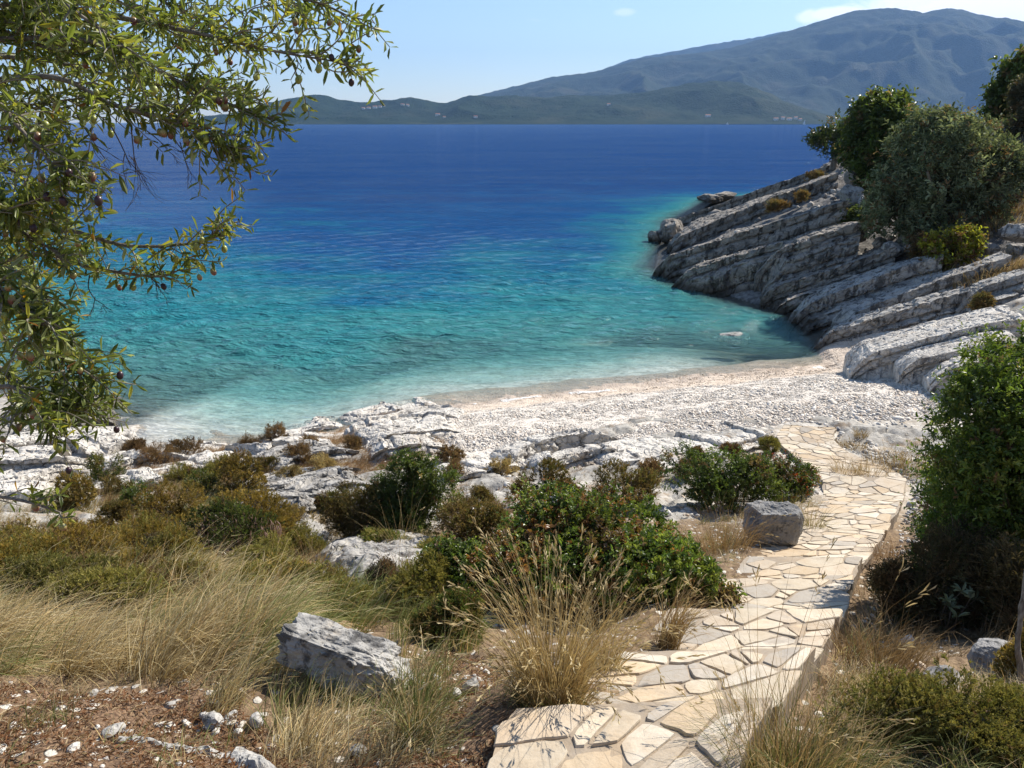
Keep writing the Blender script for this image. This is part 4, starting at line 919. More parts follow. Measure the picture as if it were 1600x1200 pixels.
# ------------------------------------------------------------------ shrubs
GREEN = [(.11, .155, .03), (.14, .195, .04), (.08, .12, .028), (.22, .25, .06)]
DKGRN = [(.09, .12, .028), (.11, .15, .035), (.075, .095, .027), (.16, .185, .05)]
BROWN = [(.20, .145, .056), (.15, .11, .045), (.26, .19, .075), (.17, .155, .05)]
GOLD = [(.34, .235, .055), (.28, .205, .052), (.22, .175, .05), (.40, .285, .08)]
OLIV = [(.23, .21, .06), (.30, .26, .08), (.18, .175, .05), (.36, .31, .11)]
GREY = [(.19, .215, .12), (.14, .17, .09), (.25, .275, .165), (.10, .125, .065)]
TAN = [(.36, .27, .13), (.43, .33, .17), (.29, .20, .09), (.5, .40, .22)]
def lump_points(rx, ry, h, nl, n, rg, low=.0, lr=(.35, .55)):
    """points on the outer skin of a mound built from many swellings, with their outward normals"""
    Lc = []
    for k in range(nl):
        a = rg.uniform(0, 2 * pi); r = np.sqrt(rg.uniform(0, 1)) * .72; zz = rg.uniform(low, .72) * np.sqrt(max(0, 1 - r * r * .8))
        Lc.append([cos(a) * r, sin(a) * r, zz, rg.uniform(*lr)])
    Lc.append([0, 0, .42, .56]); Lc = np.array(Lc)
    i = rg.integers(0, len(Lc), n * 3); d = unit(rg.normal(size=(n * 3, 3))); d[:, 2] = np.where(d[:, 2] < -.3, -d[:, 2], d[:, 2])
    P = Lc[i, :3] + d * Lc[i, 3:4] * rg.uniform(.82, 1.06, (n * 3, 1)); dep = np.full(len(P), 9.)
    for c in Lc: dep = np.minimum(dep, np.linalg.norm(P - c[:3], axis=1) / c[3])
    k = (P[:, 2] > .0) & (dep > .72); P, d = P[k][:n], d[k][:n]
    m = max(1e-3, np.percentile(P[:, 2], 99)); ex = np.percentile(np.hypot(P[:, 0], P[:, 1]), 98)
    S = np.array([rx / ex, ry / ex, h / m]); return P * S, unit(d / S * np.mean(S)), Lc[:, :3] * S
def shrub(label, px, py, wpx, top, cols, kind='leafy', depthf=.9, seed=1, n=1500, lf=10, L=.035, W=.014, tw=.10, cat='bush', name='bush', nl=9, group=None, base=None, low=0., sprigs=0, colw=None, mat=None, spread=.9, stems=7, hh=None, var=.25, up=.35, stemc=(.16, .125, .095), inner=.6, lr=(.24, .55), gaps=.32):
    n = int(n * 1.3)
    if kind == 'spiky': wpx, top = wpx * 1.12, top - 4
    rg = np.random.default_rng(seed); p = gp(px, py) if base is None else np.array(base, float); d = depth_of(p)
    rx = wpx / 2 / FPX * d; ry = rx * depthf; h = z_for(p, top) if hh is None else hh
    root = thing(name, label, cat, p, group)
    P, D, lc = lump_points(rx, ry, h, nl, n, rg, low, lr)
    k = fbm(P * (1.6 / max(.35, min(1.2, rx))) + seed * 2.3, 2, seed + 12) > -gaps - rg.uniform(0, .35, len(P)); P, D = P[k], D[k]
    # keep the lower rim on the real ground
    P[:, 2] += (g(P[:, 0] + p[0], P[:, 1] + p[1]) - p[2]) * np.clip(1 - P[:, 2] / (h + 1e-6), 0, 1)
    ni = int(n * inner); j = rg.integers(0, len(P), ni); Pi = P[j] * rg.uniform(.55, .92, (ni, 1)); P = np.concatenate([P, Pi]); D = np.concatenate([D, D[j]]); m = len(P)
    Dt = unit(D + np.array([0, 0, up]) + rg.normal(0, .28, (m, 3)))
    tl = tw * rg.uniform(.6, 1.5, m) * np.clip(1 + .8 * fbm(P * 3.1 + 5 + seed, 2, seed + 9), .5, 1.9)
    if sprigs:
        k = rg.choice(m, min(sprigs, m), replace=False); tl[k] *= 2.2
    a = rg.uniform(0, 1, (m, lf)); o = (P - Dt * tl[:, None] * .4)[:, None] + Dt[:, None] * (tl[:, None] * a)[..., None]
    sidev = unit(np.cross(Dt, rg.normal(size=(m, 3)))); ph = rg.uniform(0, 2 * pi, (m, lf))
    b2 = np.cross(Dt, sidev); rad = sidev[:, None] * np.cos(ph)[..., None] + b2[:, None] * np.sin(ph)[..., None]
    ld = unit(Dt[:, None] * (.55 if kind != 'spiky' else 1.1) + rad * spread + rg.normal(0, .15, (m, lf, 3)))
    lu = unit(Dt[:, None] * .6 + np.array([0, 0, 1.]) + rg.normal(0, .4, (m, lf, 3)))
    pal = np.asarray(cols, float); pn = fbm(P * 2.2 + seed * 3.1, 3, seed) * .9 + rg.normal(0, .45, m); pk = np.clip(((pn + 1) / 2 * len(pal)).astype(int), 0, len(pal) - 1)
    tc = np.where((rg.uniform(0, 1, m) < .65)[:, None], pal[pk], pick(cols, m, rg, 0, colw)) * (1 + rg.uniform(-var, var, (m, 1))) * (1 + .3 * fbm(P * 1.3 + seed, 2, seed + 4))[:, None]
    dead = (rg.uniform(0, 1, m) < .035) | ((fbm(P * 2.6 + seed * 1.7, 2, seed + 6) > .62) & (rg.uniform(0, 1, m) < .7)); tc[dead] = pick([(.22, .14, .07), (.30, .21, .11), (.16, .10, .055)], int(dead.sum()), rg, .2)
    C = tc[:, None] * (1 + rg.uniform(-.18, .18, (m, lf, 1)))
    o, ld, lu, C = o.reshape(-1, 3), ld.reshape(-1, 3), lu.reshape(-1, 3), C.reshape(-1, 3); nn = len(o)
    sc = rg.uniform(.75, 1.25, nn) * np.repeat(rg.uniform(.6, 1.35, m), lf)
    V, F, CC = leaves(o, ld, lu, L * sc, W * sc * rg.uniform(.8, 1.2, nn), C)
    mk('foliage', V, F, M['leaf' if kind == 'leafy' else 'needle'] if mat is None else mat, root, CC)
    if stems:
        B = Bag()
        for k in range(stems):
            e = lc[rg.integers(0, len(lc))] * rg.uniform(.8, 1.1); s0 = np.array([rg.normal(0, rx * .06), rg.normal(0, ry * .06), -.03]); mid = (s0 + e) / 2 + rg.normal(0, .06 * rx, 3)
            pp = bez([s0, mid, e], 10); r0 = rg.uniform(.012, .024) * min(1.6, max(.4, h)); V, F = tube(pp, np.linspace(r0, r0 * .35, 10), 6); B.add(V, F, np.array(stemc) * rg.uniform(.7, 1.2))
            for q in range(9):
                s1 = pp[rg.integers(4, 10)]; e1 = P[rg.integers(0, len(P))]
                if np.linalg.norm(e1 - s1) > .7 * max(rx, h): continue
                V, F = tube(bez([s1, (s1 + e1) / 2 + rg.normal(0, .03, 3), e1], 7), np.linspace(r0 * .4, r0 * .15, 7), 4); B.add(V, F, np.array(stemc) * rg.uniform(.7, 1.2))
        for q in range(int(stems * 5)):
            k = rg.integers(0, len(P)); V, F = tube(bez([P[k] * .75, P[k] + Dt[k] * tl[k] * .3 + rg.normal(0, .01, 3), P[k] + Dt[k] * tl[k] * rg.uniform(.7, 1.3)], 6), np.linspace(.0035, .0012, 6), 4); B.add(V, F, np.array([.30, .24, .18]) * rg.uniform(.6, 1.2))
        B.build('stem', M['dry'], root)
    return root
# --- middle of the slope
shrub('big glossy green bush with reddish leaf tips, behind the tall golden grass', 905, 945, 400, 790, GREEN + [(.19, .22, .05), (.27, .13, .05)], seed=1, n=2600, lf=12, L=.034, W=.017, tw=.11, nl=16, depthf=.75, sprigs=200, lr=(.3, .45))
shrub('low glossy bush spilling from the big green one onto the path edge', 1085, 968, 130, 872, GREEN, seed=2, n=700, lf=11, L=.036, W=.016, tw=.12, nl=7, sprigs=90)
shrub('small dark leaved bush in the shadow left of the big green one', 722, 935, 100, 858, DKGRN, seed=3, n=420, lf=10, L=.034, W=.017, tw=.11, nl=6, sprigs=50)
shrub('dark green bush between the dark boulder and the white slabs', 1120, 790, 190, 708, DKGRN, seed=4, n=1300, lf=11, L=.036, W=.018, tw=.11, nl=11, depthf=.7, sprigs=60)
shrub('green bush with a few red leaves right at the bend of the path', 1228, 778, 110, 716, DKGRN + [(.10, .12, .04), (.34, .08, .035)], seed=5, n=700, lf=10, L=.035, W=.016, tw=.11, nl=7, sprigs=40)
shrub('tall dark green bush standing above the brown cushion', 640, 842, 140, 712, DKGRN, seed=6, n=1500, lf=12, L=.04, W=.013, tw=.15, nl=10, depthf=.8, sprigs=200, up=.7)
shrub('brown cushion bush leaning on the tall dark green one', 552, 848, 100, 764, BROWN, 'spiky', seed=7, n=1300, lf=12, L=.022, W=.007, tw=.06, nl=8)
shrub('wide brown bush right below the jointed cream ledge', 850, 790, 140, 730, BROWN, 'spiky', seed=8, n=1300, lf=12, L=.028, W=.009, tw=.07, nl=9, depthf=.6)
shrub('brown bush right of the wide brown one, thin pale grass between them', 966, 793, 112, 738, BROWN, 'spiky', seed=9, n=1000, lf=12, L=.028, W=.009, tw=.07, nl=8, depthf=.6)
shrub('brown-olive bush against the left side of the big green bush', 752, 862, 125, 786, BROWN + [(.11, .10, .035)], 'spiky', seed=10, n=1200, lf=12, L=.025, W=.008, tw=.07, nl=8)
shrub('large golden cushion bush, the roundest on the left slope', 378, 842, 150, 763, GOLD, 'spiky', seed=11, n=2300, lf=12, L=.02, W=.007, tw=.05, nl=10, lr=(.5, .6))
shrub('golden cushion bush just left of the large round one', 268, 812, 90, 758, GOLD, 'spiky', seed=12, n=1000, lf=12, L=.022, W=.007, tw=.05, nl=7)
shrub('golden cushion bush uphill behind the large round one', 372, 775, 95, 722, GOLD + BROWN, 'spiky', seed=13, n=1000, lf=11, L=.026, W=.009, tw=.06, nl=7)
shrub('scrawny dark green sprig bush at the gravel patch', 222, 802, 55, 758, DKGRN, seed=14, n=140, lf=10, L=.035, W=.012, tw=.13, nl=5, sprigs=60)
shrub('small round brown bush on the gravel above the left meadow', 133, 796, 74, 748, BROWN + GOLD, 'spiky', seed=15, n=750, lf=11, L=.026, W=.009, tw=.06, nl=7)
shrub('dull green bush on the left rocks near the water', 162, 752, 56, 716, OLIV + DKGRN, 'spiky', seed=16, n=420, lf=11, L=.03, W=.01, tw=.08, nl=6)
shrub('small dark green plant at the left edge of the meadow', 18, 892, 62, 852, DKGRN, seed=17, n=220, lf=10, L=.03, W=.010, tw=.09, nl=5)
shrub('green sprouting shrub between the two upper golden cushions', 315, 772, 60, 738, DKGRN + OLIV, seed=18, n=240, lf=10, L=.032, W=.01, tw=.1, nl=5, sprigs=40)
# flowering cushion: dark foliage with upright pale pink spikes
def flowering():
    r = shrub('dark cushion bush covered with upright faded pink flower spikes', 375, 882, 160, 800, DKGRN + [(.06, .06, .035)], 'spiky', seed=19, n=1200, lf=11, L=.022, W=.007, tw=.07, nl=9, depthf=.55)
    rg = np.random.default_rng(19); p = np.array(r.location); d = depth_of(p); rx = 80 / FPX * d; h = z_for(p, 808); B = Bag()
    for k in range(260):
        a = rg.uniform(0, 2 * pi); q = np.sqrt(rg.uniform(0, 1)); x, y = cos(a) * q * rx, sin(a) * q * rx * .55; z = h * np.sqrt(max(0, 1 - q * q * .8)) * rg.uniform(.6, 1)
        hh = rg.uniform(.06, .13); P = bez([[x, y, z - .05], [x + rg.normal(0, .008), y, z + hh * .5], [x + rg.normal(0, .014), y, z + hh]], 6)
        V, F = tube(P, [.0015, .0015, .004, .0065, .006, .002], 5); B.add(V, F, np.array([.36, .25, .20]) * rg.uniform(.75, 1.25))
    tag(B.build('flower_spikes', M['dry'], r), 'faded pink flower spikes')
flowering()
# low mats of the meadow
MG = 'low mat shrubs of the left meadow'
for i, (lab, px, py, w, top, c, sd) in enumerate([
    ('wide golden-brown mat shrub in the middle of the left meadow', 235, 862, 150, 812, OLIV + GOLD, 31), ('golden mat shrub along the left edge above the small dark plant', 70, 868, 170, 808, GOLD + OLIV, 32),
    ('low olive mat right in front of the flowering cushion', 415, 915, 130, 868, OLIV, 33), ('dusky purple-brown mat left of the flowering cushion', 285, 880, 90, 840, [(.12, .09, .06), (.15, .11, .075), (.10, .085, .05)], 34),
    ('olive mat uphill of the white topped boulder', 520, 962, 140, 910, OLIV, 35), ('olive-brown mat between the outcrop and the big green bush', 660, 960, 130, 885, OLIV, 36), ('dark mat shrub deep in the shadow left of the golden grass', 715, 1010, 110, 945, DKGRN + BROWN, 37),
    ('long olive mat in the wind-blown grass at far left', 80, 945, 200, 890, OLIV + [(.15, .15, .05)], 38), ('golden-brown mat in the centre of the wind-blown grass', 270, 945, 190, 895, GOLD + OLIV, 39), ('small dusky dead shrub at the right end of the smooth outcrop', 598, 925, 52, 888, [(.13, .10, .09), (.10, .08, .07)], 40),
    ('tall golden mat at the left edge below the olive leaves', 20, 925, 170, 848, GOLD + OLIV, 42), ('rust-gold mat between the left edge and the wide golden-brown mat', 150, 905, 160, 838, GOLD + [(.25, .17, .08)], 43), ('golden-olive mat in front of the wide golden-brown one', 265, 915, 150, 850, OLIV + GOLD, 44), ('olive-gold mat right of the flowering cushion bottom', 455, 940, 110, 884, OLIV + GOLD, 45), ('rough olive mat reaching down into the wind-blown grass', 170, 965, 150, 905, OLIV, 46), ('golden mat just uphill of the white topped boulder left end', 400, 960, 120, 905, GOLD + OLIV, 47), ('ochre mat on the gravel left of the golden cushions', 195, 838, 90, 795, GOLD + BROWN, 48),
    ('small green-gold mat at the foot of the brown cushion', 600, 862, 90, 842, OLIV + GREEN, 41)]):
    shrub(lab, px, py, w, top, c, 'spiky', seed=sd, n=int(1500 * w / 150), lf=11, L=.024, W=.006, tw=.07, nl=8, group=MG, cat='low shrub', name='mat_shrub', stems=3, depthf=.8, up=.8)
# --- right of the path
shrub('tall glossy bush filling the right edge beside the path', 1575, 915, 350, 580, GREEN, seed=51, n=5200, lf=12, L=.04, W=.016, tw=.14, nl=22, depthf=.8, sprigs=1500, low=.0, up=.5, stems=12, gaps=.5, lr=(.28, .42), hh=2.25)
shrub('upper sprays of a bright green bush behind the tall glossy one', 1650, 800, 190, 500, GREEN, seed=52, n=2000, lf=12, L=.04, W=.015, tw=.16, nl=14, depthf=.8, sprigs=300, up=.7, lr=(.28, .42), hh=2.4)
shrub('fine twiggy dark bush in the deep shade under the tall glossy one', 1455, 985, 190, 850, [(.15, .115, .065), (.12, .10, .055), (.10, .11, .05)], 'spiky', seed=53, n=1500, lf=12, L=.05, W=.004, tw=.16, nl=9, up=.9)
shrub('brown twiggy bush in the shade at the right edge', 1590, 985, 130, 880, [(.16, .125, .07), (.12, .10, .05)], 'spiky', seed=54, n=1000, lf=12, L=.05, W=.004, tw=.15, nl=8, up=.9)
shrub('low yellow-green prickly shrub in the bottom right corner', 1490, 1165, 320, 1072, OLIV + [(.16, .16, .045), (.2, .15, .05)], 'spiky', seed=55, n=5200, lf=12, L=.014, W=.0045, tw=.04, nl=16, depthf=.7, cat='low shrub', name='mat_shrub')
shrub('rusty prickly shrub beside the dead grey stem', 1600, 1075, 70, 975, GOLD + BROWN, 'spiky', seed=56, n=1100, lf=12, L=.018, W=.005, tw=.05, nl=6, cat='low shrub', name='mat_shrub')
boulder('smooth grey rock in the shade behind the yellow-green shrub', 1468, 1075, (.30, .2, .14), 71, M['boulder_dark'], rot=.3, planes=5, sub=5, sink=.2)
boulder('larger dark rock rising to the right of the smooth one', 1555, 1052, (.36, .3, .22), 72, M['boulder_dark'], rot=.9, planes=6, sub=5, sink=.2)
def greysprig():
    rg = np.random.default_rng(61); p = gp(1478, 990); d = depth_of(p); root = thing('sage_plant', 'small plant with large pale grey leaves in the shade right of the path', 'plant', p); B = Bag(); S = Bag()
    h = z_for(p, 915)
    for k in range(9):
        e = np.array([rg.normal(0, .10), rg.normal(0, .08), h * rg.uniform(.45, 1.02)]); pp = bez([[0, 0, 0], e * .5 + rg.normal(0, .03, 3), e], 10); V, F = tube(pp, np.linspace(.006, .003, 10), 5); S.add(V, F, (.22, .19, .16))
        m = 9; dd = unit(np.stack([rg.normal(0, 1, m), rg.normal(0, 1, m), rg.uniform(.1, 1.2, m)], 1)); V, F, C = leaves(np.repeat(e[None], m, 0), dd, np.tile([0, 0, 1.], (m, 1)) + rg.normal(0, .3, (m, 3)), rg.uniform(.06, .10, m), rg.uniform(.018, .026, m), pick([(.22, .25, .15), (.28, .31, .2)], m, rg)); B.add(V, F, C)
    B.build('foliage', M['needle'], root); S.build('stem', M['dry'], root)
greysprig()
def deadstem():
    p = gp(1592, 1090); t = at(1600, 925, depth_of(p) - .05); m = (p + t) / 2 + [-.02, 0, 0]; root = thing('dead_trunk', 'bare grey dead stem rising at the right edge', 'dead tree', p)
    V, F = tube(bez([p - [0, 0, .05], p + (m - p) * .5 + [.015, 0, 0], m, t, t + [.04, .1, .3]], 30) - p, np.linspace(.017, .011, 30), 10); V = V + .004 * np.stack([fbm(V * 25 + k, 3, k) for k in range(3)], -1); mk('trunk', V, F, M['bark'], root, None, True)
    e = t - p; V, F = tube(bez([e * .8, e * .95 + [.1, .05, .05], e + [.25, .1, .25]], 14), np.linspace(.014, .004, 14), 6); mk('branch', V, F, M['bark'], root, None, True)
deadstem()
# --- headland trees
def tree(label, px, py, wpx, top, cols, seed, n, L, W, mat=None, bare=.18, **kw):
    r = shrub(label, px, py, wpx, top, cols, 'leafy', seed=seed, n=n, lf=9, L=L, W=W, tw=L * 3, cat='tree', name='tree', stems=0, nl=kw.pop('nl', 16), mat=mat, lr=kw.pop('lr', (.26, .4)), low=kw.pop('low', .1), **kw)
    rg = np.random.default_rng(seed); p = np.array(r.location); d = depth_of(p); h = z_for(p, top); B = Bag(); rw = wpx / 2 / FPX * d
    for k in range(9):
        e = np.array([rg.normal(0, rw * .4), rg.normal(0, rw * .3), h * rg.uniform(.45, .85)]); V, F = tube(bez([[rg.normal(0, .08), rg.normal(0, .08), -.3], e * [.3, .3, .45], e], 12), np.linspace(h * .035, h * .01, 12), 7); B.add(V, F, (.1, .08, .06))
    B.build('trunk', M['bark'], r, True); [setattr(c, 'name', 'crown') for c in r.children if c.name.startswith('foliage')]
    return r
tree('big rounded grey-green bushy tree on the headland slope', 1462, 352, 214, 182, GREY, 201, 4200, .20, .07, mat=M['needle'], depthf=.85, nl=24, low=0., up=.5, sprigs=400)
tree('dark dense round tree behind the grey-green one', 1374, 285, 116, 158, DKGRN + [(.05, .08, .02)], 202, 2600, .26, .12, nl=18, low=0., depthf=.9)
tree('small open tree leaning out over the sea at the headland tip', 1302, 258, 92, 184, [(.05, .075, .025), (.07, .09, .03), (.04, .055, .02)], 203, 480, .22, .10, nl=13, low=.35, lr=(.13, .24), inner=.1)
tree('tall dark tree cut by the right edge high on the headland', 1594, 198, 84, 92, DKGRN, 204, 2000, .24, .11, nl=14, low=0., lr=(.28, .4))
tree('grey-brown bush at the foot of the tall dark tree on the right edge', 1606, 205, 54, 118, [(.14, .125, .08), (.10, .10, .06)], 205, 800, .2, .07, mat=M['needle'], low=0.)
shrub('yellow-green bush glowing on the rock slope below the grey-green tree', 1488, 412, 92, 362, [(.26, .25, .03), (.34, .30, .04), (.16, .18, .03), (.20, .11, .04)], seed=206, n=700, lf=9, L=.14, W=.07, tw=.35, nl=9, sprigs=120)
shrub('rust-brown twiggy bush at the left of the yellow-green one', 1440, 402, 46, 366, [(.22, .12, .05), (.16, .10, .05), (.2, .16, .05)], seed=207, n=220, lf=8, L=.13, W=.05, tw=.35, nl=6, sprigs=60)
shrub('small dark green bush in a cleft above the tall cliff', 1325, 352, 44, 332, DKGRN, seed=208, n=260, lf=8, L=.16, W=.07, tw=.35, nl=6)
for i, (px, py, w, top, lab) in enumerate([(1250, 316, 22, 305, 'rust tuft on the rubbly bed, the upper right one'), (1215, 331, 34, 319, 'rust tuft on the rubbly bed, the lower left one'), (1275, 283, 24, 275, 'ochre tuft near the crest of the farthest bed'), (1320, 352, 20, 343, 'reddish tuft at the end of the long tapering bed'), (1532, 482, 22, 466, 'green-brown tuft in the joint of the bricklike bed')]):
    shrub(lab, px, py, w, top, [(.30, .19, .08), (.24, .16, .07), (.2, .17, .07)], 'spiky', seed=220 + i, n=160, lf=9, L=.14, W=.03, tw=.25, nl=5, stems=0, cat='dry tuft', name='dry_tuft', group='dry tufts on the headland rocks')
for i, (px, py, w, top, lab) in enumerate([(432, 694, 44, 668, 'rust shrub on the grey white ledge at the waterline'), (470, 728, 50, 702, 'dark brown shrub among the tumbled grey ledge'), (388, 706, 34, 688, 'small brown shrub left of the grey white ledge'), (556, 702, 26, 690, 'tiny red-brown shrub on the inner spit ledge'), (250, 726, 54, 702, 'brown grass shrub on the small grey ledge'), (300, 716, 60, 694, 'long dry reddish shrub by the small grey ledge'), (212, 712, 40, 696, 'dry shrub at the edge of the clear water, left side'), (705, 722, 40, 704, 'red-brown shrub at the right foot of the rock spit'), (712, 755, 34, 728, 'pinkish dry shrub at the right of the tall dark bush'), (480, 705, 30, 688, 'rusty shrub in a hollow of the grey white ledge'), (1085, 720, 32, 706, 'brown tuft on the flat white slab, left one'), (1020, 752, 40, 728, 'brown twiggy shrub at the left end of the slab behind the dark bush'), (1140, 712, 28, 700, 'tiny green-brown tuft on the flat white slab, right one'), (1070, 745, 34, 726, 'brown shrub just left above the dark green bush'), (1203, 708, 36, 688, 'olive tuft where the path meets the beach'), (330, 752, 40, 736, 'ochre shrub above the long thin white ledge')]):
    shrub(lab, px, py, w, top, [(.25, .15, .08), (.30, .20, .11), (.19, .13, .07)] if 'olive' not in lab and 'ochre' not in lab else OLIV, 'spiky', seed=240 + i, n=260, lf=11, L=.05, W=.007, tw=.09, nl=5, stems=2, cat='dry shrub', name='dry_shrub', group='dry shrubs on the white rocks', up=.8)

SB = 'small shrubs between the pale ledges of the slope'
for i, (px, py, w, top, c, lab) in enumerate([(452, 762, 60, 738, TAN, 'straw coloured shrublet on the long grey slab, its middle'), (500, 748, 56, 722, TAN, 'straw coloured shrublet at the upper end of the long grey slab'), (425, 742, 50, 718, BROWN, 'brown shrublet left of the tumbled grey ledge'), (345, 742, 60, 722, OLIV, 'olive shrublet at the right end of the long thin white ledge'), (285, 756, 58, 736, OLIV, 'olive shrublet in the middle of the long thin white ledge'), (190, 778, 56, 756, BROWN, 'brown shrublet at the lower end of the long thin white ledge'), (520, 800, 50, 776, OLIV, 'olive shrublet beside the pale scree left of the brown cushion'), (462, 826, 60, 800, TAN, 'straw shrublet in the pale scree by the large golden cushion'), (480, 870, 66, 838, OLIV, 'olive shrublet at the left tip of the smooth white outcrop'), (745, 790, 50, 768, BROWN, 'brown shrublet between the tall dark bush and the wide brown one'), (780, 742, 46, 724, TAN, 'straw shrublet on the low white ledge trailing to the bush'), (690, 880, 60, 852, OLIV, 'olive shrublet behind the right end of the smooth outcrop')]):
    shrub(lab, px, py, w, top, c, 'spiky', seed=270 + i, n=330, lf=11, L=.045, W=.006, tw=.09, nl=5, stems=2, cat='low shrub', name='shrublet', group=SB, up=.8)

# ------------------------------------------------------------------ grasses
def tuft(label, px, py, wpx, top, n, seed, cols=TAN, lean=.25, W=.004, droop=.7, heads=0, basegreen=None, az0=None, K=6, group=None, name='grass_clump', cat='grass clump', short=.0, depth=None, copies=None, foot=.35):
    rg = np.random.default_rng(seed); p = gp(px, py); d = depth_of(p); r = wpx / 2 / FPX * d; h = z_for(p, top)
    root = thing(name, label, cat, p, group)
    a = rg.uniform(0, 2 * pi, n); q = np.sqrt(rg.uniform(0, 1, n)) * r * foot; P = np.stack([np.cos(a) * q, np.sin(a) * q, np.zeros(n)], 1); P[:, 2] = g(P[:, 0] + p[0], P[:, 1] + p[1]) - p[2] - .01
    az = a + rg.normal(0, .7, n)
    if az0 is not None: az = np.where(rg.uniform(0, 1, n) < .65, az0 + rg.normal(0, .5, n), az)
    Lh = h * rg.uniform(.35, 1.1, n) ** (1 if not short else 1.6) * 1.05; le = np.abs(rg.normal(0, lean, n)); C = pick(cols, n, rg, .2)
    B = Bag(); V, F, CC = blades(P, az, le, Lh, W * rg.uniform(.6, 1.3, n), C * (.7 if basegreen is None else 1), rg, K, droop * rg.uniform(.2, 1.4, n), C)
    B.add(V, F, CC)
    if basegreen:
        m = n; a = rg.uniform(0, 2 * pi, m); q = np.sqrt(rg.uniform(0, 1, m)) * r * foot * 1.2; P2 = np.stack([np.cos(a) * q, np.sin(a) * q, np.full(m, -.01)], 1); P2[:, 2] = g(P2[:, 0] + p[0], P2[:, 1] + p[1]) - p[2] - .01
        V, F, CC = blades(P2, a + rg.normal(0, .8, m), np.abs(rg.normal(.2, .3, m)), h * rg.uniform(.15, .45, m), W * rg.uniform(.6, 1.2, m), pick(basegreen, m, rg), rg, 4, rg.uniform(.3, 1.5, m)); B.add(V, F, CC)
    if heads:
        k = rg.choice(n, heads, replace=False); Vb = B.V[0].reshape(n, -1, 3)
        for i in k:
            tip = Vb[i, -1]; dr = unit(Vb[i, -1] - Vb[i, -3]); m = 7
            o = tip - dr * rg.uniform(0, .10, (m, 1)) + rg.normal(0, .003, (m, 3)); dd = unit(dr + rg.normal(0, .22, (m, 3)))
            v, f, c = leaves(o, dd, rg.normal(size=(m, 3)), rg.uniform(.02, .05, m), np.full(m, W * 1.3), pick([(.55, .46, .28), (.48, .38, .2)], m, rg)); B.add(v, f, c)
    B.build('blades', M['dry'], root)
    return root
GRN = [(.13, .15, .045), (.18, .19, .07), (.10, .12, .04)]
tuft('tall golden grass clump with seed heads in front of the big green bush', 862, 1112, 250, 872, 620, 301, lean=.20, W=.0048, heads=160, basegreen=GRN + TAN, droop=.55)
tuft('thinner golden grass clump right of the tall one, by the path stones', 940, 1062, 120, 905, 170, 302, lean=.22, W=.0045, heads=40, basegreen=GRN)
tuft('green-brown tuft left of the tall golden grass with bare stalks', 650, 1168, 130, 1030, 260, 303, TAN + GRN, lean=.3, heads=6, basegreen=GRN)
tuft('few bent pale stalks in the dark gap left of the golden grass', 690, 1080, 120, 955, 34, 304, lean=.35, heads=14, droop=.9)
tuft('red-brown grass clump left of the smooth white outcrop', 492, 925, 80, 832, 260, 305, [(.30, .17, .08), (.36, .24, .12), (.42, .32, .18)], lean=.16)
tuft('red-brown grass clump right of the smooth white outcrop', 624, 925, 66, 845, 240, 306, [(.28, .15, .07), (.34, .2, .1)], lean=.16)
tuft('rusty grass clump between the low bush and the path', 1042, 1010, 110, 905, 320, 307, [(.30, .18, .08), (.38, .26, .12), (.45, .34, .18)], lean=.3, az0=.4, heads=30)
tuft('wispy grass arching over the low bush by the path', 1070, 975, 100, 872, 60, 308, lean=.4, az0=.3, heads=30, droop=1.)
tuft('broad dry grass clump left of the dark boulder', 1130, 862, 130, 775, 480, 309, [(.34, .22, .11), (.40, .28, .14), (.30, .2, .1)], lean=.42, heads=20, foot=.6)
tuft('ochre grass at the right side of the dark boulder', 1265, 832, 60, 770, 220, 310, OLIV + [(.28, .2, .07)], lean=.3, foot=.6)
tuft('ochre grass running behind the dark boulder to the path', 1235, 795, 90, 755, 240, 311, OLIV + [(.28, .2, .07)], lean=.35, foot=.8)
tuft('thin pale upright grass between the two wide brown bushes', 925, 800, 60, 722, 70, 312, lean=.2, heads=10)
tuft('thin pale grass behind the pale pointed stone', 912, 835, 50, 765, 60, 313, lean=.2)
tuft('pale stalks rising before the tall dark bush', 625, 868, 110, 765, 60, 314, lean=.3, heads=6)
tuft('bent straw fan at the right foot of the tall dark bush', 655, 858, 80, 812, 80, 315, lean=.9, az0=.2, droop=.5)
PG = 'dry grass clumps beside the path at the beach'
for i, (px, py, w, top, lab) in enumerate([(1322, 742, 50, 708, 'dry clump at the inside of the path bend'), (1358, 748, 60, 712, 'dry clump nearest the paving right of the bend'), (1385, 722, 80, 684, 'broad dry clump second from the green bush'), (1425, 728, 90, 684, 'broad dry clump touching the green bush'), (1335, 700, 44, 680, 'olive clump on the rocks at the beach edge'), (1345, 682, 26, 668, 'smallest brown clump at the beach edge'), (1300, 694, 36, 680, 'olive brown clump right beside the upper path'), (1408, 742, 60, 716, 'sparse clump over the gravel by the green bush')]):
    tuft(lab, px, py, w, top, 240, 330 + i, TAN + [(.32, .22, .1)], lean=.42, foot=.8, group=PG, W=.006)
HGp = 'dry grass on the headland slope'
for i, (px, py, w, top, lab) in enumerate([(1572, 352, 100, 325, 'dry pink-tan grass above the blocks at the right edge'), (1530, 432, 80, 412, 'dry grass on the upper end of the slim grey bed'), (1565, 420, 70, 396, 'dry grass right of that on the slim bed, paler'), (1590, 222, 80, 190, 'tan grass under the tall dark tree at the right edge'), (1585, 255, 70, 225, 'tan grass between grey-green tree and right edge'), (1470, 432, 60, 412, 'thin grass at the foot of the yellow-green bush'), (1580, 325, 60, 308, 'sparse grass in the shade of the right edge')]):
    tuft(lab, px, py, w, top, 420, 350 + i, TAN + [(.34, .22, .13)], lean=.5, foot=1., W=.03, group=HGp)
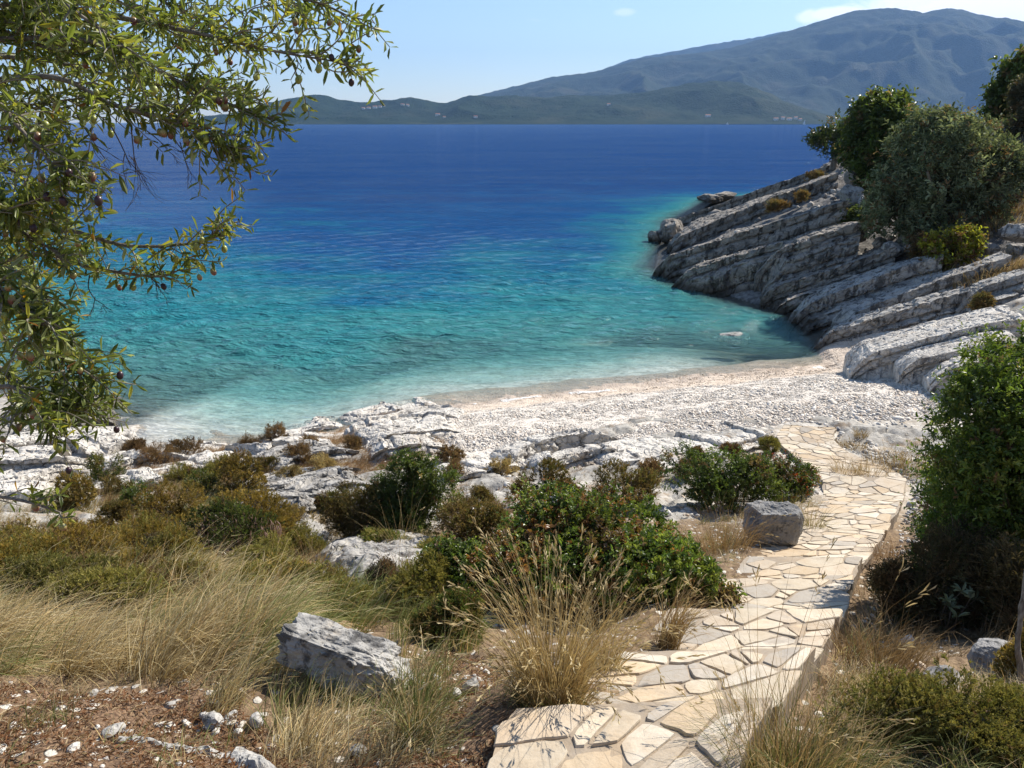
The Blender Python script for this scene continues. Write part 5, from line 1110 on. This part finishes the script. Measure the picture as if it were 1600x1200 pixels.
tuft('stalks rising from the grass at the bottom, before the paving', 1205, 1225, 240, 905, 46, 371, [(.30, .2, .1), (.38, .27, .14)], lean=.16, W=.0035, heads=24, droop=.4, foot=.5)
tuft('dense greenish grass at the bottom edge before the path', 1235, 1235, 260, 1075, 1300, 372, TAN + GRN, lean=.5, basegreen=GRN, W=.0035, foot=.8)
tuft('arching straw clump spreading right over the prickly shrub', 1300, 1165, 260, 1050, 130, 373, TAN, lean=1.0, az0=-.1, W=.004, heads=30, droop=.8)
tuft('pale bleached straw blades falling down over the prickly shrub', 1420, 1085, 60, 1065, 14, 374, [(.62, .54, .38), (.7, .62, .46)], lean=1.5, az0=-1.0, W=.012, droop=.6, foot=.2)
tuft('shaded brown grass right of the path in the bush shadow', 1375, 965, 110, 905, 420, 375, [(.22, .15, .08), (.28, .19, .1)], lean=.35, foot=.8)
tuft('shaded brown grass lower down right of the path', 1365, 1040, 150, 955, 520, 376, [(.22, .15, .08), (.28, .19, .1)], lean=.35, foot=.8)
tuft('russet dry grass where the tall glossy bush meets the path', 1385, 872, 60, 835, 200, 377, [(.30, .19, .1), (.24, .15, .08)], lean=.4, foot=.8)

# meadow grass: one mass of blades too many to count
def meadow():
    rg = np.random.default_rng(400); B = Bag()
    def field(poly, dens, Lr, lean, az, cols, W, green=None, clump=.3, K=4, droop=.7, spread=.5):
        w = np.array([gp(*q) for q in poly]); lo, hi = w[:, :2].min(0) - .1, w[:, :2].max(0) + .1; n = int(dens * np.prod(hi - lo))
        nb = 34; nt = n // nb; tx = rg.uniform(lo[0], hi[0], nt); ty = rg.uniform(lo[1], hi[1], nt); tz = g(tx, ty); qx, qy, _ = proj(np.stack([tx, ty, tz], -1)); pd, _ = path_dist(tx, ty)
        c = fbm2(tx, ty, 2.2, 3, 88) * .7 + fbm2(tx, ty, 7, 2, 89) * .3
        k = inpoly(qx, qy, poly) & (pd > 1.14) & (c > clump - 1 + rg.uniform(0, .5, nt)); tx, ty, c = tx[k], ty[k], c[k]; nt = len(tx)
        gn = sstep(-.25, .3, fbm2(tx, ty, .9, 3, 93) + rg.normal(0, .2, nt)) if green is not None else np.zeros(nt)
        ta = az + .7 * fbm2(tx, ty, 1.1, 2, 95) + rg.normal(0, spread * .6, nt); tl = np.clip(rg.normal(lean, .18, nt) + .3 * fbm2(tx, ty, 1.7, 2, 97), 0, 1.4); tL = rg.uniform(.6, 1.35, nt) * (1 + .4 * np.clip(c, -1, 1)); tb = np.exp(rg.normal(0, .22, nt))
        r = lambda v: np.repeat(v, nb)
        n = nt * nb; x = r(tx) + rg.normal(0, .045, n); y = r(ty) + rg.normal(0, .045, n); z = g(x, y)
        C = pick(cols, n, rg, .2) * r(tb)[:, None]; C = np.where((rg.uniform(0, 1, n) < r(gn) * .85)[:, None], pick(green, n, rg, .2) if green is not None else C, C)
        a = r(ta) + rg.normal(0, spread, n); l = np.clip(r(tl) + rg.normal(0, .24, n), 0, 1.5); Ls = rg.uniform(*Lr, n) * r(tL)
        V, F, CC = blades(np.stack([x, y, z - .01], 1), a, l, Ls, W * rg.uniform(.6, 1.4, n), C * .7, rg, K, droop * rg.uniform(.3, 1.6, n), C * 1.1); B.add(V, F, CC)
    SW = [(.52, .43, .25), (.44, .35, .18), (.60, .51, .32), (.36, .27, .14), (.56, .43, .20), (.42, .28, .13)]; GG = [(.21, .24, .075), (.28, .29, .11), (.15, .18, .055)]
    field([(-120, 900), (0, 880), (180, 900), (330, 905), (480, 930), (600, 960), (560, 990), (440, 985), (430, 1080), (260, 1075), (160, 1060), (-120, 1065)], 2900, (.18, .44), .75, .35, SW, .0052, GG, clump=.25)
    field([(-120, 900), (300, 930), (430, 985), (420, 1075), (250, 1060), (-120, 1050)], 2300, (.28, .58), .85, .35, SW, .0054, GG, clump=.3, K=5)
    field([(430, 1060), (640, 1050), (700, 1120), (690, 1215), (420, 1215), (330, 1140), (300, 1080)], 3400, (.10, .28), .7, .5, SW, .0042, GG, clump=.45)
    field([(560, 940), (700, 930), (760, 1010), (700, 1060), (640, 1060), (600, 990)], 2000, (.12, .3), .6, .6, SW, .0046, GG, clump=.4)
    field([(-120, 745), (160, 775), (150, 850), (-120, 860)], 900, (.12, .28), .6, .4, SW, .005, GG, clump=.4)
    field([(160, 775), (420, 720), (440, 760), (230, 850), (180, 850)], 3200, (.08, .24), .6, .4, SW + [(.3, .17, .09)] * 2, .006, GG, clump=.4)
    field([(440, 860), (480, 780), (560, 750), (760, 880), (690, 960), (600, 960), (480, 930)], 2300, (.06, .22), .5, .4, SW, .005, GG, clump=.42)
    field([(150, 740), (420, 690), (560, 650), (700, 690), (620, 740), (440, 770), (160, 800)], 2600, (.06, .22), .5, .4, [(.34, .21, .11), (.28, .16, .08), (.42, .31, .17)], .007, None, clump=.38)
    field([(700, 760), (960, 720), (1210, 680), (1240, 700), (1040, 760), (1000, 800), (700, 830)], 1100, (.05, .15), .5, .4, [(.34, .21, .11), (.28, .16, .08), (.42, .31, .17)], .006, None, clump=.55)
    field([(1120, 1230), (1180, 1120), (1330, 1060), (1400, 1080), (1640, 1060), (1640, 1230)], 4200, (.06, .18), .8, .4, SW, .0032, GG, clump=.25, spread=1.)
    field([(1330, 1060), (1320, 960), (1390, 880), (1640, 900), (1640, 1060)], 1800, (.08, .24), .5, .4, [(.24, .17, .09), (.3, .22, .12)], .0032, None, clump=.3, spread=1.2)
    field([(980, 1080), (1010, 1010), (1130, 920), (1190, 850), (1140, 830), (960, 1000), (760, 1090), (740, 1180), (800, 1170)], 900, (.06, .2), .6, .4, SW, .0032, GG, clump=.5, spread=1.)
    field([(1250, 790), (1300, 800), (1290, 840), (1240, 860), (1060, 870), (1050, 820)], 500, (.06, .18), .5, .4, SW, .0045, GG, clump=.5, spread=1.)
    field([(960, 1060), (1000, 1000), (1140, 900), (1180, 850), (1120, 850), (940, 1000), (880, 1100), (800, 1140), (790, 1170)], 1500, (.06, .2), .8, .4, SW, .004, GG, clump=.35, spread=1.2)
    field([(1330, 880), (1312, 960), (1285, 1040), (1225, 1120), (1180, 1235), (1270, 1235), (1330, 1100), (1370, 960), (1375, 880)], 2600, (.08, .26), .5, .6, SW + [(.3, .2, .1)], .004, GG, clump=.3, spread=1.2)
    field([(-120, 1050), (300, 1050), (420, 1110), (480, 1180), (480, 1230), (-120, 1230)], 620, (.06, .2), .8, .4, SW, .004, GG, clump=.6, spread=1.)
    field([(1160, 1080), (1240, 1040), (1300, 1060), (1260, 1230), (1120, 1230)], 2600, (.1, .3), .5, .6, SW + [(.3, .2, .1)], .004, GG, clump=.25, spread=1.2)
    o = B.build('grass', M['dry']); tag(o, kind='stuff')
meadow()
# leaf and needle litter
def litter():
    rg = np.random.default_rng(410); n = 90000
    x = rg.uniform(-3.6, 1.2, n); y = rg.uniform(1.4, 5.2, n); z = g(x, y) + np.where((y < 9.5), .02 * fbm2(x, y, 9., 3, 8), 0); qx, qy, _ = proj(np.stack([x, y, z], -1)); pd, _ = path_dist(x, y)
    k = (inpoly(qx, qy, LITTER) | inpoly(qx, qy, LITTER2)) & (pd > 1.02) & (fbm2(x, y, 3., 3, 99) > -.35 + rg.uniform(-.2, .2, n)); x, y, z = x[k], y[k], z[k]; n = len(x)
    a = rg.uniform(0, 2 * pi, n); D = np.stack([np.cos(a), np.sin(a), rg.normal(0, .25, n)], 1); U = np.stack([rg.normal(0, .4, n), rg.normal(0, .4, n), np.ones(n)], 1)
    V, F, C = leaves(np.stack([x, y, z + rg.uniform(.003, .022, n)], 1), D, U, rg.uniform(.015, .045, n), rg.uniform(.003, .009, n), pick([(.26, .13, .065), (.19, .10, .05), (.33, .20, .11), (.42, .32, .2), (.12, .075, .05)], n, rg, .25))
    tag(mk('litter', V, F, M['dry'], None, C), kind='stuff')
litter()
# ------------------------------------------------------------------ olive tree
def olive_tree():
    rg = np.random.default_rng(500)
    base = np.array([-2.75, 2.7, 0.]); base[2] = float(g(base[0], base[1]))
    root = thing('olive_tree', 'olive tree with leafy fruit-laden branches reaching in from the left', 'tree', base)
    top = base + [.25, -.05, 2.6]
    tr = bez([base - [0, 0, .25], base + [.04, 0, .7], base + [.2, .05, 1.5], top, top + [.1, 0, 1.0]], 40)
    V, F = tube(tr, np.interp(np.linspace(0, 1, 40), [0, .12, .6, 1], [.24, .15, .11, .05]), 16); V = V + .02 * np.stack([fbm(V * 7 + k * 5, 3, k) for k in range(3)], -1)
    mk('trunk', V - base, F, M['bark'], root, None, True)
    limbs = [
     (2.9, [(100, -60, 2.3), (330, -22, 2.2), (480, 0, 2.2), (556, 30, 2.2)], .9), (2.6, [(120, 20, 2.2), (300, 50, 2.1), (420, 78, 2.1), (548, 100, 2.15)], 1.),
     (2.3, [(100, 60, 2.2), (240, 110, 2.1), (340, 155, 2.1), (432, 188, 2.1)], 1.2), (2.1, [(50, 120, 2.0), (180, 165, 2.0), (290, 195, 2.0), (358, 236, 2.05)], 1.2),
     (2.0, [(0, 200, 2.4), (90, 235, 2.3), (130, 280, 2.3)], 1.), (1.5, [(60, 362, 2.5), (200, 384, 2.4), (300, 380, 2.4), (345, 366, 2.4)], .75),
     (1.45, [(40, 400, 2.5), (150, 420, 2.4), (245, 432, 2.4), (285, 420, 2.45)], .6), (1.3, [(0, 470, 2.2), (90, 550, 2.1), (140, 585, 2.1)], 1.5), (1.2, [(-20, 570, 2.2), (60, 630, 2.1), (130, 632, 2.1)], 1.2),
     (1.0, [(0, 605, 2.1), (45, 640, 2.0), (75, 660, 2.0)], .6), (.85, [(-60, 770, 2.2), (0, 776, 2.1), (50, 786, 2.05), (98, 802, 2.05)], .25),
     (2.8, [(50, -90, 3.0), (200, 0, 2.9), (330, 90, 2.9)], 1.3), (2.4, [(40, 40, 3.1), (150, 130, 3.0), (280, 170, 2.9)], 1.3), (1.9, [(0, 260, 3.1), (70, 320, 3.0), (100, 345, 2.9)], 1.6),
     (1.6, [(-20, 390, 2.9), (60, 450, 2.8), (100, 515, 2.8)], 1.6), (1.4, [(-40, 500, 2.9), (40, 560, 2.8), (95, 600, 2.8)], 1.4), (2.7, [(0, -60, 1.9), (120, 20, 1.8), (220, 90, 1.8)], 1.2), (2.2, [(-60, 130, 1.9), (40, 210, 1.8), (90, 270, 1.8)], 1.2),
     (1.7, [(-60, 300, 2.1), (30, 360, 2.0), (100, 400, 2.0)], 1.3), (1.5, [(-60, 420, 1.9), (20, 470, 1.85), (70, 510, 1.85)], 1.3), (2.9, [(250, -120, 2.4), (400, -60, 2.4), (470, 20, 2.4)], .9),
     (2.5, [(-60, 30, 2.3), (60, 70, 2.25), (180, 100, 2.25)], 1.5), (2.6, [(-60, -60, 2.2), (60, -10, 2.15), (160, 30, 2.1)], 1.5), (2.2, [(-60, 180, 2.4), (40, 165, 2.4), (150, 150, 2.4)], 1.5), (2.4, [(0, 20, 2.9), (120, 60, 2.9), (220, 60, 2.9)], 1.6), (1.9, [(-60, 330, 1.95), (10, 330, 1.9), (60, 310, 1.9)], 1.3), (2.6, [(60, -60, 2.7), (200, 10, 2.6), (300, 70, 2.6)], 1.4), (2.1, [(-80, 240, 2.8), (20, 220, 2.8), (90, 190, 2.8)], 1.6),
     (2.7, [(150, -40, 2.5), (290, 20, 2.45), (400, 60, 2.5)], 1.1), (2.3, [(30, 90, 2.6), (180, 120, 2.6), (300, 140, 2.6), (390, 150, 2.6)], 1.2)]
    WB = Bag(); LP = []; LD = []; spr = []
    T0 = np.linspace(0, 1, 40)
    def on_trunk(h): return base + (tr[np.argmin(abs(tr[:, 2] - base[2] - h))] - base)
    for h, pts, dens in limbs:
        s = on_trunk(h); W = [at(*q) for q in pts]; m0 = s * .5 + W[0] * .5 + [0, 0, .12]; P = bez([s, m0] + W, 60); LL = np.linalg.norm(np.diff(P, axis=0), axis=1).sum()
        V, F = tube(P, np.interp(np.linspace(0, 1, 60), [0, .3, 1], [.017, .0085, .002]), 7); WB.add(V, F, (.1, .1, .1))
        nsp = int(LL * 25 * dens); tt = rg.beta(1.5, 1.1, nsp)
        for t in np.concatenate([tt, [1.]]):
            i = min(58, int(t * 59)); p0 = P[i]; tg = unit(P[i + 1] - P[max(0, i - 1)])
            dr = unit(tg * rg.uniform(.5, 1.3) + rg.normal(0, .55, 3) + np.array([.05, 0, .02])) if t < 1 else tg
            L = rg.uniform(.05, .24) * (1.25 - .6 * t if t < 1 else .45); e = p0 + dr * L + np.array([0, 0, -.05 * L * rg.uniform(0, 2.)]); spr.append((bez([p0, p0 + dr * L * .5 + rg.normal(0, .012, 3), e], 12), L))
    # the crown also carries on out of view, over and behind the trunk
    for k in range(230):
        d = unit(rg.normal(size=3)); d[2] = abs(d[2]) * .8; c = base + np.array([-.7, .3, 2.2]) + d * rg.uniform(.7, 1.5) * np.array([1.2, 1.2, .9]); q = proj(c)
        if -60 < q[0] < 1700 and q[1] > -80 and q[2] > .2: continue
        if c[0] > -.9: continue
        s = on_trunk(rg.uniform(1.4, 3.2)); dr = unit(c - s); 
        if k % 4 == 0:
            V, F = tube(bez([s, (s + c) / 2 + rg.normal(0, .06, 3), c], 16), np.linspace(.02, .003, 16), 5); WB.add(V, F, (.1, .1, .1))
        spr.append((bez([c - dr * .15, c + rg.normal(0, .01, 3), c + dr * .15 - [0, 0, .05]], 12), .3))
    olv = []; P_, D_, U_, L_, W_, C_ = [], [], [], [], [], []
    TW = Bag()
    for P, L in spr:
        V, F = tube(P, np.linspace(.0026, .0012, 12), 4); TW.add(V, F, (.3, .27, .22))
        npair = max(5, int(L / .0165)); tg = unit(np.gradient(P, axis=0)); a0 = rg.uniform(0, pi); yel = rg.uniform() < .08; br = rg.uniform(.75, 1.3)
        for j in range(npair):
            u = (j + .5) / npair; i = min(11, int(u * 11.99)); o = P[i] + (P[min(11, i + 1)] - P[i]) * (u * 11.99 - i); t = tg[i]
            s1 = unit(np.cross(t, [0.1, .2, 1.])); s2 = np.cross(s1, t); aa = a0 + (j % 2) * pi / 2 + rg.normal(0, .3)
            for sg in (0, pi):
                if rg.uniform() < .18: continue
                r = s1 * cos(aa + sg) + s2 * sin(aa + sg); dd = unit(t * rg.uniform(.25, .9) + r * rg.uniform(.75, 1.3) + np.array([0, 0, -.06]))
                P_.append(o); D_.append(dd); U_.append(unit(np.cross(np.cross(dd, rg.normal(size=3)), dd) * .7 + [0, 0, .8])); l = rg.uniform(.026, .055) * (1 - .35 * max(0, u - .8) / .2); L_.append(l); W_.append(l * rg.uniform(.20, .29))
                c = np.array([(.155, .19, .055), (.20, .235, .07), (.105, .138, .048), (.27, .295, .12), (.35, .37, .22)])[rg.choice(5, p=[.3, .27, .2, .15, .08])] * br
                q = rg.uniform()
                if q < .005: c = np.array([.50, .27, .03])
                elif q < .009: c = np.array([.24, .11, .045])
                elif q < .06 or (yel and q < .35): c = np.array([.36, .34, .07])
                C_.append(c * rg.uniform(.85, 1.15))
            if rg.uniform() < .16 and .15 < u < .85: olv.append((o, t))
    V, F, C = leaves(np.array(P_), np.array(D_), np.array(U_), np.array(L_), np.array(W_), np.array(C_), .14, .10)
    mk('foliage', V - base, F, M['olive_leaf'], root, C)
    WB.build('branch', M['bark'], root, True, base); tag(TW.build('twigs', M['dry'], root, False, base))
    # fruit: three ripeness stages, shared meshes
    def fruit(name, c0, c1):
        V, F = ico(2); V = V * [.0085, .0085, .0115]; z = V[:, 2:3] / .0115; C = np.array(c0) * (1 - sstep(-.6, .5, z)) + np.array(c1) * sstep(-.6, .5, z)
        v, f = tube([[0, 0, .0112], [.001, 0, .02], [.0, 0.002, .032]], .0008, 4); V = np.concatenate([V, v]); C = np.concatenate([C, np.tile([.25, .25, .1], (len(v), 1))])
        t = NT(name + '_skin'); m = t.done(t.bsdf(t.attr(), .35, .5)); return mk('olive', V, [f[0] + 162, F] if False else [f[0] + len(V) - len(v), F], m, root, C, True)
    pr = [fruit('green_olive', (.25, .27, .06), (.30, .33, .09)), fruit('purple_olive', (.13, .035, .045), (.30, .20, .10)), fruit('black_olive', (.02, .012, .02), (.045, .02, .03)), fruit('pink_olive', (.20, .07, .06), (.33, .30, .11))]
    ok = []
    for o, t in olv:
        q = proj(o)
        if 0 < q[0] < 600 and 0 < q[1] < 830: ok.append((q[2], o))
    lq = proj(np.array(P_) + np.array(D_) * np.array(L_)[:, None] * .5); sc = []
    for k, (dd, o) in enumerate(ok):
        q = proj(o - [0, 0, .03]); m = (abs(lq[0] - q[0]) < 13) & (abs(lq[1] - q[1]) < 13) & (lq[2] < q[2]); sc.append(m.sum() + rg.uniform(0, 1.2))
    ok = [ok[k] for k in np.argsort(sc)[:100]]
    for dd, o in ok[:96]:
        k = rg.choice(4, p=[.55, .14, .13, .18]); c = pr[k].copy(); COL.objects.link(c); c.parent = root
        s = rg.uniform(.8, 1.15); c.location = tuple(o - base - np.array([0, 0, .03 * s])); c.scale = (s, s, s); c.rotation_euler = (rg.normal(0, .25), rg.normal(0, .25), rg.uniform(0, 6))
    for p in pr:
        o = ok[-1 - pr.index(p)][1]; p.location = tuple(o - base - np.array([0, 0, .026]))
    # bare dead twigs hanging below the crown
    def fork(p, d, L, r, lvl, DT):
        e = p + d * L; V, F = tube(bez([p, (p + e) / 2 + rg.normal(0, L * .06, 3), e], 7), np.linspace(r, r * .55, 7), 4); DT.add(V, F, (.10, .08, .065))
        if lvl == 0: return
        for k in range(rg.integers(2, 4)):
            t = rg.uniform(.35, 1.); fork(p + d * L * t, unit(d + rg.normal(0, .5, 3) + [.05, 0, -.1]), L * rg.uniform(.5, .8), r * .6, lvl - 1, DT)
    for (a, b) in [((170, 190, 2.2), (205, 262, 2.2)), ((205, 200, 2.15), (212, 270, 2.15)), ((260, 190, 2.2), (300, 250, 2.2)), ((120, 180, 2.3), (165, 250, 2.3)), ((230, 205, 2.3), (262, 232, 2.3)), ((140, 430, 2.4), (150, 470, 2.4)), ((230, 430, 2.4), (250, 450, 2.4))]:
        s, e = at(*a), at(*b); DT = Bag(); fork(s, unit(e - s), np.linalg.norm(e - s), .0026, 3, DT); tag(DT.build('dead_twig', M['dry'], root, False, base), 'bare dark dead twig')
olive_tree()
# ------------------------------------------------------------------ sky, sun, haze, camera
def world():
    w = bpy.data.worlds.new('World'); SC.world = w; w.use_nodes = True; t = w.node_tree; t.nodes.clear()
    out = t.nodes.new('ShaderNodeOutputWorld'); bg = t.nodes.new('ShaderNodeBackground'); bg.inputs[1].default_value = SKY_STR
    sky = t.nodes.new('ShaderNodeTexSky'); sky.sky_type = 'NISHITA'; sky.sun_disc = False; sky.sun_elevation = SUN_EL; sky.sun_rotation = SUN_AZ
    sky.altitude = 0; sky.air_density = 1.0; sky.dust_density = SKY_DUST; sky.ozone_density = 2.5
    tc = t.nodes.new('ShaderNodeTexCoord')
    def mth(op, a, b=0., clamp=False):
        o = t.nodes.new('ShaderNodeMath'); o.operation = op; o.use_clamp = clamp
        for i, q in enumerate((a, b)):
            if isinstance(q, bpy.types.NodeSocket): t.links.new(q, o.inputs[i])
            else: o.inputs[i].default_value = q
        return o.outputs[0]
    def dot(v):
        o = t.nodes.new('ShaderNodeVectorMath'); o.operation = 'DOT_PRODUCT'; t.links.new(tc.outputs['Generated'], o.inputs[0]); o.inputs[1].default_value = v; return o.outputs['Value']
    nz = t.nodes.new('ShaderNodeTexNoise'); mp = t.nodes.new('ShaderNodeMapping'); mp.inputs['Scale'].default_value = (1, 1, 2.2); t.links.new(tc.outputs['Generated'], mp.inputs[0]); t.links.new(mp.outputs[0], nz.inputs['Vector'])
    nz.inputs['Scale'].default_value = 26; nz.inputs['Detail'].default_value = 9; nz.inputs['Roughness'].default_value = .62; nz.inputs['Distortion'].default_value = .4
    tot = None
    for px, py, rx, ry, s in CLOUDS:
        d = ray(px, py); d = d / np.linalg.norm(d); r = np.cross(d, [0, 0, 1]); r /= np.linalg.norm(r); u = np.cross(r, d)
        a = mth('DIVIDE', dot(tuple(r)), rx / FPX); b = mth('DIVIDE', dot(tuple(u)), ry / FPX)
        e = mth('SQRT', mth('ADD', mth('MULTIPLY', a, a), mth('MULTIPLY', b, b)))
        m = mth('SUBTRACT', 1.0, e, True); m = mth('MULTIPLY', m, mth('GREATER_THAN', dot(tuple(d)), 0.))
        v = mth('MULTIPLY', mth('MULTIPLY', mth('SUBTRACT', mth('ADD', m, nz.outputs[0]), .66), 2.6, True), s)
        tot = v if tot is None else mth('MAXIMUM', tot, v)
    mx = t.nodes.new('ShaderNodeMix'); mx.data_type = 'RGBA'; t.links.new(tot, mx.inputs[0]); t.links.new(sky.outputs[0], mx.inputs[6]); mx.inputs[7].default_value = (*CLOUD_COL, 1)
    t.links.new(mx.outputs[2], bg.inputs[0]); t.links.new(bg.outputs[0], out.inputs[0])
CLOUDS = [(1560, 14, 220, 50, 1.), (1650, 34, 150, 56, 1.), (1310, 22, 56, 12, .9), (1264, 26, 24, 12, .7), (488, 86, 40, 12, .75), (975, 19, 22, 7, .3), (1440, 0, 70, 18, .9)]
SUN_STR = 4.9; EXPO = .76
SKY_STR = .092; SKY_DUST = .25; CLOUD_COL = (10, 10.2, 10.6)
world()
sun = bpy.data.lights.new('sun', 'SUN'); sun.energy = SUN_STR; sun.angle = radians(.53); sun.color = (1, .94, .835)
so = bpy.data.objects.new('sun', sun); COL.objects.link(so)
from mathutils import Vector
sd_ = Vector((sin(SUN_AZ) * cos(SUN_EL), cos(SUN_AZ) * cos(SUN_EL), sin(SUN_EL)))
so.rotation_euler = sd_.to_track_quat('Z', 'Y').to_euler(); so.location = (10, 10, 30)
def haze():
    V = np.array([[x, y, z] for x in (-14500, 14500) for y in (-400, 16500) for z in (-95, 1350)], float)
    F = np.array([[0, 1, 3, 2], [4, 6, 7, 5], [0, 4, 5, 1], [2, 3, 7, 6], [0, 2, 6, 4], [1, 5, 7, 3]])
    m = bpy.data.materials.new('sea_haze'); m.use_nodes = True; t = m.node_tree; t.nodes.clear(); o = t.nodes.new('ShaderNodeOutputMaterial')
    v = t.nodes.new('ShaderNodeVolumePrincipled'); v.inputs['Color'].default_value = HAZE_COL; v.inputs['Density'].default_value = HAZE_D; v.inputs['Anisotropy'].default_value = .1
    t.links.new(v.outputs[0], o.inputs['Volume']); m.cycles.homogeneous_volume = True if hasattr(m.cycles, 'homogeneous_volume') else None
    tag(mk('haze', V, F, m), kind='stuff')
HAZE_COL = (.30, .54, 1.0, 1); HAZE_D = 5.2e-5
haze()
cam = bpy.data.cameras.new('camera'); co = bpy.data.objects.new('camera', cam); COL.objects.link(co); SC.camera = co
co.location = (0, 0, CAMZ); co.rotation_euler = (pi / 2 - PITCH, 0, 0)
cam.sensor_fit = 'HORIZONTAL'; cam.angle = 2 * math.atan(800 / FPX); cam.clip_start = .05; cam.clip_end = 60000
SC.view_settings.view_transform = 'Standard'; SC.view_settings.look = 'None'; SC.view_settings.exposure = EXPO; SC.view_settings.gamma = 1
cy = SC.cycles; cy.max_bounces = 6; cy.diffuse_bounces = 2; cy.glossy_bounces = 2; cy.transmission_bounces = 3; cy.transparent_max_bounces = 8; cy.volume_bounces = 0
try: cy.use_denoising = True
except Exception: pass
